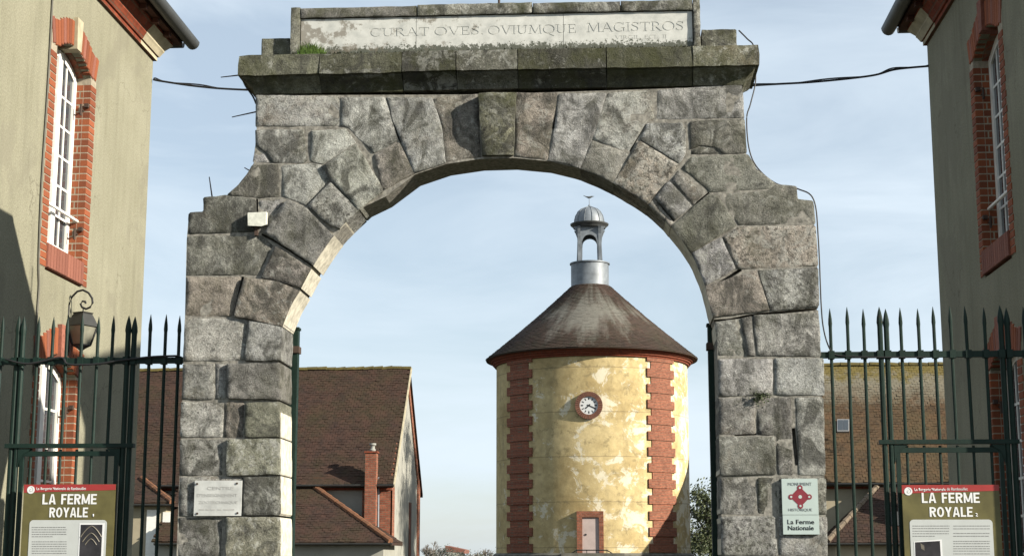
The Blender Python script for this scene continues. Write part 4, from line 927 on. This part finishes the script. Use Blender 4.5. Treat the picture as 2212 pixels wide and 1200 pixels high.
cable('black wire hooked along the stone cornice at its left end', [PY(520, 160, .3), PY(530, 185, .3), PY(546, 208, .3), PY(553, 224, .3)], .008)

# ================================================================ TILED ROOF FIELDS
def tile_field(o, u, vdir, nrm, lu, lv, tw=.19, th=.135, clip=None, thick=.010):
    """rows of overlapping flat tiles on a sloping plane; o = lower corner, u along the eave, vdir up the slope"""
    mb = MB(); o, u, vdir, nrm = Vector(o), Vector(u).normalized(), Vector(vdir).normalized(), Vector(nrm).normalized()
    for r in range(int(lv / th) + 1):
        off = (tw / 2 if r % 2 else 0); v0 = r * th
        for cI in range(-1, int(lu / tw) + 1):
            u0 = cI * tw + off
            if clip and not clip(u0 + tw / 2, v0 + th / 2): continue
            if u0 < -.01 or u0 + tw > lu + tw * .6 or v0 > lv: continue
            pc = o + u * u0 + vdir * v0; sag = noise.noise(pc * .35) * .05 + noise.noise(pc * 1.3) * .018 + .02; h = thick + random.gauss(0, .006) + sag; dv = random.gauss(0, .008) + (random.uniform(-.05, 0) if random.random() < .03 else 0); g = .005; sk = random.gauss(0, .004)
            a = o + u * (u0 + g) + vdir * (v0 + dv) + nrm * (h + sk); b = o + u * (u0 + tw - g) + vdir * (v0 + dv) + nrm * (h - sk)
            e = min(lv, v0 + th * 1.12)
            c = o + u * (u0 + tw - g) + vdir * e + nrm * (.003 + sag); d = o + u * (u0 + g) + vdir * e + nrm * (.003 + sag)
            mb.add([a, b, c, d, a - nrm * (h - .001), b - nrm * (h - .001)], [(0, 1, 2, 3), (4, 5, 1, 0), (4, 0, 3), (5, 2, 1)])
    return mb
# ================================================================ FARMHOUSES
def farmhouse(sg, label, wallm, roofm, xfar):
    gx = 6.78 * sg; y0, y1, ym = 42.0, 50.0, 46.0; ez, rz = 4.5, 8.72
    fh = thing('farmhouse', label, 'house', (gx, y0, 0), 'long tiled farm buildings around the courtyard')
    X = lambda d: gx + sg * d; L = xfar - 6.78
    bx = lambda mb, d0, d1, ya, yb, za, zb_: mb.box(min(X(d0), X(d1)), max(X(d0), X(d1)), ya, yb, za, zb_)
    mb = MB(); bx(mb, 0, L, y0, y1, 0, ez - .02); mb.build('wall', wallm, fh)
    mb = MB(); mb.prism([(X(0), y0, ez - .02), (X(0), y1, ez - .02), (X(0), ym, rz - .12)], (sg * L, 0, 0)); mb.build('gable', wallm, fh)
    mb = MB(); bx(mb, .0, L, y0 - .12, y0 - .002, 3.95, 4.38); mb.build('brick_band', BRICKRED, fh)
    mb = MB(); bx(mb, -.05, 1.0, y0 - .06, y0 - .004, 0, 3.94); mb.build('brick_quoin', BRICKWORK, fh)
    # brick edging of the gable wall
    mb = MB(); bx(mb, -.05, -.003, y0 - .06, y0 + .62, 0, ez); mb.build('brick_quoin', BRICKWORK, fh); mb = MB(); bx(mb, -.05, -.003, y1 - .62, y1 + .06, 0, ez); mb.build('brick_quoin', BRICKWORK, fh)
    for ya, yb in ((y0, ym), (y1, ym)):
        s = 1 if yb > ya else -1
        mb = MB(); mb.prism([(X(-.05), ya - s * .02, ez + .004), (X(-.05), ya + s * .62, ez + .004), (X(-.05), yb, rz - .62), (X(-.05), yb, rz - .06)], (sg * .047, 0, 0)); mb.build('brick_verge', BRICKWORK, fh)
    for zc in (2.6,): 
        mb = MB(); bx(mb, -.03, -.004, ym + .9, ym + 1.5, 1.6, 3.7); mb.build('shuttered_opening', WOOD, fh)
    sl = (rz - ez) / (ym - y0); oy = y0 - .35; oz = ez - .35 * sl
    # roof slabs
    for s, ya in ((1, oy), (-1, y1 + .35)):
        mb = MB(); mb.prism([(X(-.12), ya, oz), (X(-.12), ym, rz), (X(-.12), ym, rz - .12), (X(-.12), ya + s * .02, oz - .12)], (sg * (L + .12), 0, 0)); mb.build('roof', roofm, fh)
    vl = math.hypot(ym - oy, rz - oz); vis = min(L + .12, 13.5)
    mb = tile_field((X(-.12), oy, oz), (sg, 0, 0), (0, ym - oy, rz - oz), (0, -(rz - oz), ym - oy), vis, vl)
    tag(mb.build('roof_tiles', roofm, fh, recalc=False), kind='stuff')
    k = 0; d = -.14
    while d < vis:
        w = .36; c0 = X(d); c1 = X(d + w + .03); r0, r1 = .125, .108
        mb = MB(); rings = []
        for cx, r in ((c0, r0), (c1, r1)):
            dz = random.uniform(-.018, .018) + noise.noise(Vector((cx * .35, 1, 1))) * .05
            rings.append([(cx, ym + r * 1.15 * math.cos(t), rz - .05 + dz + r * math.sin(t)) for t in [math.pi * i / 7 for i in range(8)]])
        mb.loft(rings); mb.build('ridge_tile', RIDGE, fh, smooth=50); d += w
    mb = MB()
    for s in (0,):
        rings = []
        for xx in (X(-.16), X(vis)):
            rings.append([(xx, oy - .06 + .075 * math.cos(t), oz - .0 + .08 * math.sin(t)) for t in [math.pi + math.pi * i / 8 for i in range(9)]] + [(xx, oy - .06 + .065 * math.cos(t), oz + .07 * math.sin(t)) for t in [2 * math.pi - math.pi * i / 8 for i in range(9)]])
        mb.loft(rings)
    mb.build('gutter', ZINC, fh, smooth=40)
    mb = MB(); mb.prism([(X(-.13), oy, oz + .02), (X(-.13), ym, rz + .02), (X(-.13), ym, rz - .10), (X(-.13), oy, oz - .1)], (-sg * .05, 0, 0)); mb.build('verge_strip', LIME, fh)
    return fh, X
fhL, XfL = farmhouse(-1, 'long brown tiled house with a brick gable, seen left through the arch', GREYR, ROOFT, 20)
fhR, XfR = farmhouse(1, 'long mossy tiled house seen through the right railing', CREAM, ROOFM, 22)
# chimney, pot and downpipe of the left house
x0, x1 = PY(788, 1050, 41.45).x, PY(812, 1050, 41.45).x; zt = PY(800, 977, 41.45).z
ch = MB().box(x0, x1, 41.45, 41.85, 2.0, zt).build('chimney', BRICKWORK, fhL)
MB().box(x0 - .035, x1 + .035, 41.415, 41.885, zt, zt + .06).build('chimney_cap', BRICKRED, ch)
cx = (x0 + x1) / 2 + .03; MB().lathe(cx, 41.65, [(.10, zt + .06), (.11, zt + .12), (.075, zt + .16), (.075, zt + .24), (.12, zt + .28), (.12, zt + .34), (.06, zt + .345)], 12).build('chimney_pot', plain('grey_clay', (.22, .22, .20), .8), ch, smooth=40)
MB().tube([PY(817, 1030, 41.85), PY(817, 1050, 41.85), PY(816, 1140, 41.85), PY(826, 1152, 41.5), PY(845, 1166, 40.2)], .045, 8).build('downpipe', LEAD, fhL, smooth=50)
# skylight in the right roof
def on_roof(px, py):
    sl = (8.72 - 4.5) / 4.0; d = FW + RT * ((px - 1106) / FPX) + UP * ((600 - py) / FPX)
    t = (4.5 + (CAM.y - 42) * sl - CAM.z) / (d.z - d.y * sl) ; return CAM + d * t
q = [on_roof(*p) for p in ((1808, 909), (1834, 909), (1834, 935), (1808, 935))]; nr = Vector((0, -(8.72 - 4.5), 4)).normalized()
sk = MB().prism([p + nr * .02 for p in q], nr * .08).build('skylight', plain('zinc_frame', (.25, .25, .25), .5, .4), fhR)
c = sum(q, Vector()) / 4
for s in (-1, 1):
    pane = [c + (p - c) * .84 for p in q]; mid = [(pane[0] + pane[1]) / 2, (pane[2] + pane[3]) / 2]; dx = Vector((.012, 0, 0))
    lp_ = [pane[0], mid[0] - dx, mid[1] - dx, pane[3]] if s < 0 else [mid[0] + dx, pane[1], pane[2], mid[1] + dx]
    MB().prism([p + nr * .101 for p in lp_], nr * .012).build('pane', GLASS, sk)
# hipped lean-tos along the farmhouse fronts
def leanto(name_label, xa, xb, hip_at, ez, tz, dep, wallm, roofm, hipcol, y0=42.0, group='tiled lean-tos along the farm buildings'):
    """hip end at xb (towards the courtyard axis), runs to xa; eave height ez, top tz against the front wall"""
    s = 1 if xb > xa else -1; yf = y0 - dep
    lt = thing('lean_to', name_label, 'annexe', (xb - s * .3, yf + .3, 0), group)
    MB().box(min(xa, xb - s * .28), max(xa, xb - s * .28), yf + .28, y0 - .13, 0, ez - .02).build('wall', wallm, lt)
    A0, A1, T0, T1, Bk = Vector((xa, yf, ez)), Vector((xb, yf, ez)), Vector((xa, y0 - .13, tz)), Vector((hip_at, y0 - .13, tz)), Vector((xb, y0 - .13, ez))
    dn = Vector((0, 0, -.1))
    mb = MB(); mb.add([A0, A1, T1, T0, Bk] + [p + dn for p in (A0, A1, T1, T0, Bk)], [(0, 1, 2, 3), (1, 4, 2), (5, 8, 7, 6), (6, 7, 9), (0, 5, 6, 1), (1, 6, 9, 4), (3, 8, 5, 0), (2, 7, 8, 3), (4, 9, 7, 2)]); mb.build('roof', roofm, lt)
    sl = T0 - A0; ln = abs(A1.x - A0.x); vl = sl.length; rat = abs(A1.x - T1.x) / vl
    o = A1 if True else A0; ud = Vector((-s, 0, 0)); n1 = ud.cross(sl.normalized()); n1 = n1 if n1.z > 0 else -n1
    mb = tile_field(A1 + n1 * .004, ud, sl, n1, min(ln, 8), vl, clip=lambda u_, v_: u_ > v_ * rat + .04)
    ev = Bk - A1; up = (T1 - Bk); n2 = ev.cross(up).normalized(); n2 = n2 if n2.z > 0 else -n2; v2 = up.length; e2 = ev.length
    mb2 = tile_field(A1 + n2 * .004, ev, up, n2, e2, v2, clip=lambda u_, v_: u_ > v_ / v2 * e2 + .04)
    mb.add(mb2.v, mb2.f); tag(mb.build('roof_tiles', roofm, lt, recalc=False), kind='stuff')
    hv = T1 - A1; n = int(hv.length / .38)
    for i in range(n):
        a, b = A1 + hv * (i / n), A1 + hv * ((i + 1.08) / n); off = Vector((0, 0, .035)); MB().tube([a + off, b + off], [.105, .085], 7).build('hip_tile', hipcol, lt, smooth=50)
    mb = MB(); rings = []
    for xx in (xa, xb + s * .05): rings.append([(xx, yf - .05 + .06 * math.cos(t), ez - .02 + .065 * math.sin(t)) for t in [math.pi + math.pi * i / 6 for i in range(7)]] + [(xx, yf - .05 + .052 * math.cos(t), ez - .02 + .055 * math.sin(t)) for t in [2 * math.pi - math.pi * i / 6 for i in range(7)]])
    mb.loft(rings); mb.build('gutter', ZINC, lt, smooth=40)
    return lt
tA = PY(672, 1047, 41.87); cA = PY(844, 1170, 38.9)
lt1 = leanto('brown tiled lean-to with an orange hip below the chimney', -14.2, cA.x, tA.x, cA.z, tA.z, 42 - 38.9, GREYR, ROOFT, HIPT)
tB = PY(306, 1034, 41.87); cB = PY(372, 1086, 39.6)
lt2 = leanto('small tiled lean-to with a white door, seen through the left railing', -21.5, cB.x, tB.x, cB.z, tB.z, 42 - 39.6, CREAM, ROOFT, HIPT)
a, b = PY(318, 1100, 39.85), PY(340, 1200, 39.85); MB().box(a.x, b.x, 39.83, 39.875, 0, a.z).build('door', WHITE, lt2)
a, b = PY(352, 1105, 39.85), PY(366, 1150, 39.85); MB().box(a.x, b.x, 39.85, 39.876, b.z, a.z).build('window', WHITE, lt2)
tC = PY(1902, 1044, 41.87); cC = PY(1786, 1136, 39.0)
lt3 = leanto('brown hipped lean-to seen through the right railing', 19.0, cC.x, tC.x, PY(1850, 1170, 39.0).z, tC.z, 3.0, CREAM, ROOFT, plain('old_grey_hip_tiles', (.11, .085, .06), .9, var=.4, sc=5))
a = PY(1938, 1104, 39.9); rv = MB(); rv.box(a.x - .22, a.x + .25, 39.7, 40.3, a.z - .45, a.z); rv.build('roof_vent', ZINC, lt3)
# barn further back on the right: its rake throws the slanting shadow on the tower
bn = thing('barn', 'tall tiled barn standing behind the mossy tiled house', 'barn', (12, 57.5, 0))
MB().prism([(12, 57.5, 0), (12, 69.7, 0), (12, 69.7, 6.0), (12, 63.6, 10.4), (12, 57.5, 6.0)], (22, 0, 0)).build('wall', CREAM, bn)
for s, ya in ((1, 57.0), (-1, 70.2)): MB().prism([(11.8, ya, 5.68), (11.8, 63.6, 10.5), (11.8, 63.6, 10.64), (11.8, ya, 5.83)], (22.4, 0, 0)).build('roof', ROOFM, bn)

# ================================================================ THE DOVECOTE TOWER
TX, TY, TR = .012, 66.0, 4.83
tw = thing('dovecote_tower', 'round yellow dovecote tower with brick strips and a conical roof', 'tower', (TX, TY, 0))
WB, WT = 1.85, 11.12
MB().lathe(TX, TY, [(TR + .16, 0), (TR + .16, WB - .1), (TR + .05, WB)], 96).build('base', PLSTONE, tw, smooth=30)
MB().lathe(TX, TY, [(TR, WB - .01), (TR, WT + .2)], 128).build('wall', PLASTER, tw, smooth=30)
nb = 0
for ac in (-46.5, 44.5, 135, 225):
    z = WB + .02; k = 0
    while z < WT - .1:
        wide = k % 2 == 0; hgt = .42 if wide else .335; hw_ = 10.9 if wide else 8.0; r1 = TR + (.085 if wide else .045)
        z1 = min(z + hgt, WT); rin, rout = [], []
        for i in range(7):
            t = math.radians(ac - hw_ + 2 * hw_ * i / 6); rin.append((TX + (TR - .02) * math.sin(t), TY - (TR - .02) * math.cos(t))); rout.append((TX + r1 * math.sin(t), TY - r1 * math.cos(t)))
        loop = rout + rin[::-1]
        mb = MB(); mb.loft([[(x, y, z + .004) for x, y in loop], [(x, y, z1 - .004) for x, y in loop]]); mb.build('brick_block', BRICKWORK, tw, smooth=30); z = z1; k += 1
for r0, r1, za, zb_ in ((TR - .02, TR + .11, 11.1, 11.2), (TR - .02, TR + .20, 11.2, 11.30), (TR, TR + .30, 11.302, 11.40), (TR, TR + .40, 11.402, 11.48)):
    MB().lathe(TX, TY, [(r0, za), (r1 - .03, za), (r1, za + .03), (r1, zb_ - .002), (r0, zb_ - .002)], 96, False).build('brick_cornice', BRICKRED, tw, smooth=30)
# dentil bricks between the two top rings
for k in range(120):
    t = k * 2 * math.pi / 120
    if math.cos(t) < -.15: continue
    rr = TR + .325; w = .09; n_ = Vector((math.sin(t), -math.cos(t), 0)); u = Vector((math.cos(t), math.sin(t), 0)); c = Vector((TX, TY, 0)) + n_ * rr
    pass
RZ0, RZ1, RR0, RR1 = 11.47, 15.28, 5.36, 1.0
MB().lathe(TX, TY, [(TR, RZ0 - .04), (RR0, RZ0 - .04), (RR0, RZ0), (3.2, 13.30), (RR1 - .05, RZ1)], 96, False).build('roof', ROOFC, tw, smooth=30)
mb = MB(); rows = 44
for r in range(rows):
    def pt(s): 
        z = RZ0 + (RZ1 - RZ0) * s; return RR0 + (RR1 - RR0) * s - .10 * math.sin(math.pi * s), z
    ra, za = pt(r / rows); rb, zb_ = pt(min(1, (r + 1.1) / rows)); nn_ = max(24, int(2 * math.pi * ra / .19)); off = .5 if r % 2 else 0
    for k in range(nn_):
        t0 = (k + off) * 2 * math.pi / nn_; t1 = t0 + 2 * math.pi / nn_ * .95
        if math.cos((t0 + t1) / 2) < -.25: continue
        h = .022 + random.gauss(0, .004)
        q = lambda rad, t, z: (TX + rad * math.sin(t), TY - rad * math.cos(t), z)
        mb.add([q(ra + h, t0, za + h), q(ra + h, t1, za + h), q(rb + .008, t1, zb_ + .006), q(rb + .008, t0, zb_ + .006), q(ra, t0, za - .004), q(ra, t1, za - .004)], [(0, 1, 2, 3), (4, 5, 1, 0)])
tag(mb.build('roof_tiles', ROOFC, tw, recalc=False), kind='stuff')
# clock
dirF = Vector((TX - .0, TY - TR, 8.74)); cxk = PY(1272, 875, TY - TR).x; czk = PY(1272, 875, TY - TR).z; yk = TY - math.sqrt(TR * TR - (cxk - TX) ** 2)
ck = bpy.data.objects.new('clock', None); reg(ck, (cxk, yk, czk), tw)
CKB = brick_mat('clock_brick', (.15, .068, .045), (.105, .05, .036)); RO, RI = .655, .435; nbk = 36
for k in range(nbk):
    t0 = k * 2 * math.pi / nbk + .012; t1 = (k + 1) * 2 * math.pi / nbk - .012; pp = [(cxk + r * math.cos(t), yk - .10 + random.uniform(-.008, .008), czk + r * math.sin(t)) for r, t in ((RI, t0), (RO, t0), (RO, t1), (RI, t1))]
    MB().prism([(p[0], yk - .10, p[2]) for p in pp], (0, .22, 0)).build('brick', CKB, ck)
MB().disc((cxk, 0, czk), RI + .01, yk - .035, yk + .1, 40).build('dial', DIAL, ck)
for k in range(12):
    t = k * math.pi / 6; n_ = Vector((math.sin(t), 0, math.cos(t))); u = Vector((math.cos(t), 0, -math.sin(t))); a = Vector((cxk, yk - .036, czk)) + n_ * .27; b = a + n_ * .11; w = .022 if k % 3 else .03
    MB().prism([a - u * w, a + u * w, b + u * w, b - u * w], (0, -.004, 0)).build('numeral', INK, ck)
def hand(deg, ln, w):
    t = math.radians(deg); n_ = Vector((math.sin(t), 0, math.cos(t))); u = Vector((math.cos(t), 0, -math.sin(t))); c = Vector((cxk, yk - .045, czk))
    MB().prism([c - n_ * .09 - u * w * .8, c - n_ * .09 + u * w * .8, c + n_ * ln * .8 + u * w, c + n_ * ln, c + n_ * ln * .8 - u * w], (0, -.006, 0)).build('hand', INK, ck)
hand(114, .38, .024); hand(228, .24, .03)
# door, steps and handrails
d0, d1 = PY(1258, 1150, TY - TR).x, PY(1294, 1150, TY - TR).x; o0, o1 = PY(1246, 1150, TY - TR).x, PY(1304, 1150, TY - TR).x; zd = PY(1276, 1116, TY - TR).z; zo = PY(1276, 1103, TY - TR).z; yd = TY - TR
for a, b in ((o0, d0), (d1, o1)): MB().box(a, b, yd - .10, yd + .3, WB, zd).build('door_surround', BRICKWORK, tw)
MB().box(o0, o1, yd - .105, yd + .3, zd + .002, zo).build('door_lintel', BRICKWORK, tw)
dr = MB().box(d0, d1, yd - .03, yd + .2, WB, zd).build('door', DOORP, tw)
MB().disc((d0 + .16, 0, WB + .85), .045, yd - .06, yd - .028, 12).build('handle', INK, dr)
for k in range(8): MB().box(-1.4 - .3 * (7 - k), 1.5 + .3 * (7 - k), yd - 1.3 - .02 * (7 - k), yd + .3 - .01 * k, k * WB / 8, (k + 1) * WB / 8 - .004).build('step', PLSTONE, tw)
zr = PY(1280, 1187, yd - 1.2).z
hr = [PY(1226, 1199, yd - 1.2), PY(1246, 1187, yd - 1.2), PY(1311, 1187, yd - 1.2), PY(1331, 1199, yd - 1.2)]
hr = [hr[0] - Vector((.3, 0, .5))] + hr + [hr[-1] + Vector((.3, 0, -.5))]
mb = MB().tube(hr, .03, 6)
for q in (hr[2], hr[3], hr[2].lerp(hr[3], .33), hr[2].lerp(hr[3], .66)): mb.tube([q, (q.x, q.y, WB)], .018, 5)
mb.build('handrail', BLACK, tw)
# lead lantern on top
MB().lathe(TX - .04, TY, [(.985, 15.22), (.97, 15.3), (.97, 16.42), (1.03, 16.44), (1.03, 16.5), (.6, 16.53)], 40).build('lantern_drum', LEAD, tw, smooth=30)
LX = TX - .04
for k in range(4):
    a = k * math.pi / 2; n_ = Vector((math.sin(a), -math.cos(a), 0)); u = Vector((math.cos(a), math.sin(a), 0)); c = Vector((LX, TY, 0))
    lp2 = [(-.66, 16.5), (-.635, 17.0), (-.615, 17.6), (-.64, 17.95), (-.73, 18.2), (-.80, 18.33), (.80, 18.33), (.73, 18.2), (.64, 17.95), (.615, 17.6), (.635, 17.0), (.66, 16.5), (.40, 16.5), (.385, 17.0), (.375, 17.55)]
    lp2 += [(.375 * math.cos(t), 17.55 + .36 * math.sin(t)) for t in [math.pi * i / 10 for i in range(1, 10)]] + [(-.375, 17.55), (-.385, 17.0), (-.40, 16.5)]
    MB().prism([c + u * x + n_ * .60 + Vector((0, 0, z)) for x, z in lp2], -n_ * .14).build('lantern_arch', LEAD, tw)
MB().lathe(LX, TY, [(.60, 18.30), (.82, 18.33), (.88, 18.42), (.98, 18.5), (1.0, 18.56), (.80, 18.6), (.6, 18.6)], 40).build('lantern_cornice', ZINC, tw, smooth=30)
dp = [(.78, 18.58), (.775, 18.75), (.72, 18.98), (.60, 19.2), (.42, 19.36), (.2, 19.45), (.07, 19.5), (.05, 19.58), (.012, 19.62)]
MB().lathe(LX, TY, dp, 40).build('dome', LEAD, tw, smooth=40)
for k in range(12):
    t = k * math.pi / 6 + .2; MB().tube([(LX + (r + .008) * math.sin(t), TY - (r + .008) * math.cos(t), z) for r, z in dp[:-2]], .022, 5).build('dome_seam', LEAD, tw, smooth=50)
vn = MB().tube([(LX, TY, 19.58), (LX, TY, 19.93)], .012).build('vane_rod', BLACK, tw)
mb = MB(); bz = 20.0
mb.loft([[(LX + x, TY + r * math.cos(w) * .7, bz + z + r * math.sin(w)) for w in [i * math.pi / 3 for i in range(6)]] for x, z, r in ((-.30, .10, .012), (-.16, .03, .03), (-.04, -.01, .06), (.06, .0, .06), (.13, .03, .045), (.16, .035, .035), (.26, .045, .006))])
mb.build('vane_bird', ZINC, tw, smooth=60)

# ================================================================ TREES
def leafy(name, label, base, h, rx, rz_, n, mat, seed, cat='tree', group=None, trunk=True):
    rnd = random.Random(seed); tr = thing(name, label, cat, base, group); b = Vector(base); ctr = b + Vector((0, 0, h - rz_))
    mb = MB(); mb.tube([b, b + Vector((.1, 0, h * .35)), ctr + Vector((0, 0, rz_ * .3))], [h * .035, h * .026, h * .008], 8)
    clumps = []
    for i in range(46):
        d = Vector((rnd.gauss(0, 1), rnd.gauss(0, 1), rnd.gauss(0, 1))).normalized() * (rnd.random() ** .4)
        c = ctr + Vector((d.x * rx, d.y * rx, d.z * rz_)) * .86; clumps.append((c, rnd.uniform(.13, .30) * rx))
        if i % 3 == 0: mb.tube([b + Vector((0, 0, h * .38)), (b + c) / 2 + Vector((0, 0, h * .22)), c], [h * .014, h * .008, h * .003], 5)
    mb.build('trunk', plain('bark', (.05, .042, .033), .9, var=.3), tr)
    lf = MB()
    for i in range(n):
        c, r = clumps[rnd.randrange(len(clumps))]; p = c + Vector((rnd.gauss(0, .5), rnd.gauss(0, .5), rnd.gauss(0, .5))) * r
        s = rnd.uniform(.4, 1) * rx * .042; a = Vector((rnd.gauss(0, 1), rnd.gauss(0, 1), rnd.gauss(0, 1))).normalized(); e = a.orthogonal().normalized(); g = a.cross(e)
        lf.add([p - e * s, p + g * s * .5, p + e * s, p - g * s * .5], [(0, 1, 2, 3)])
    lf.build('crown', mat, tr, recalc=False); return tr
def leafmat(name, a, b2):
    m, ns, ls, b = M(name, .6, 0, .3); ge = ns.new('ShaderNodeNewGeometry'); c = mix(ns, ls, ge.outputs['Random Per Island'], a, b2); ls.new(c, b.inputs['Base Color']); return m
LEAFD = leafmat('evergreen_leaves', (.040, .055, .022), (.085, .095, .045)); LEAFB = leafmat('autumn_shrub_leaves', (.07, .06, .035), (.10, .085, .05)); LEAFG = leafmat('spruce_needles', (.022, .035, .028), (.05, .065, .05))
p = PY(1512, 1200, 88); zt = PY(1505, 1014, 88).z; leafy('evergreen_tree', 'dark evergreen oak beside the tower, against the right pillar', (p.x + .7, 88, 0), zt, 3.0, zt * .46, 11000, LEAFD, 3)
leafy('gable_shade_tree', 'unseen dense evergreen behind the shaded pavilion, added to shade the left gable', (15.2, 38.3, 0), 18.2, 3.3, 5.2, 16000, LEAFD, 31)  # out of view, added for the shadow it throws on the left farmhouse gable
def bare(label, px, py, y, seed):
    rnd = random.Random(seed); q = PY(px, py, y); tr = thing('bare_tree', label, 'tree', (q.x, y, 0), 'bare trees on the horizon'); mb = MB()
    def br(p, d, ln, r, dep):
        e = p + d * ln; mb.tube([p, e], [r, r * .7], 4, False)
        if dep == 0: return
        for i in range(3 if dep < 4 else 4):
            nd = (d + Vector((rnd.gauss(0, .45), rnd.gauss(0, .45), rnd.gauss(.12, .2)))).normalized(); br(p + d * ln * rnd.uniform(.6, 1), nd, ln * rnd.uniform(.55, .8), r * .6, dep - 1)
    br(Vector((q.x, y, 0)), Vector((0, 0, 1)), q.z * .36, .16, 5); mb.build('trunk', plain('grey_twigs', (.16, .14, .12), .9), tr, recalc=False)
bare('pale bare tree on the horizon just right of the long tiled house', 930, 1160, 150, 4); bare('thin bare tree on the horizon beside the small red roof', 950, 1164, 160, 9); bare('bare tree on the horizon near the foot of the tower', 1046, 1172, 150, 12)
for px, py, y, w, mt, lb in ((973, 1180, 140, 2.6, LEAFG, 'dark spruce in front of the small red roofed cottage'), (1028, 1190, 130, 2.4, LEAFB, 'round brown shrub on the horizon left of the tower'), (1062, 1184, 100, 1.6, LEAFD, 'dark bush at the left foot of the tower'), (920, 1194, 140, 2.0, LEAFB, 'low brown shrub beside the end of the long tiled house'), (1004, 1194, 135, 1.6, LEAFG, 'low green bush on the horizon between the cottage and the brown shrub')):
    q = PY(px, py, y); leafy('shrub' if 'spruce' not in lb else 'spruce_tree', lb, (q.x, y, 0), q.z, w, q.z * .49, 1500, mt, int(px), 'shrub' if 'spruce' not in lb else 'tree')
q = PY(962, 1177, 170); q2 = PY(996, 1184, 170)
ct = thing('cottage', 'tiny red roofed cottage on the horizon left of the tower', 'house', (q.x, 170, 0))
MB().box(q.x + .1, q2.x - .1, 170, 176, 0, 2.3).build('wall', GREYR, ct); MB().prism([(q.x, 170, q2.z - .35), (q2.x + .4, 170, q2.z - .55), (q2.x + .4, 170, q2.z - .1), (q.x, 170, q.z)], (0, 6.3, 0)).build('roof', plain('red_roof', (.16, .07, .05), .9), ct)
# creeper against the lean-to wall
p = PY(680, 1196, 38.4); leafy('creeper', 'leafless looking creeper against the white wall of the lean-to', (p.x, 38.6, 0), PY(680, 1186, 38.6).z, .55, .7, 260, LEAFD, 21, 'shrub')
p = PY(720, 1192, 38.4); leafy('creeper', 'sprig of green creeper below the orange hip of the lean-to', (p.x, 38.6, 0), PY(720, 1189, 38.6).z, .6, .65, 220, LEAFD, 22, 'shrub')
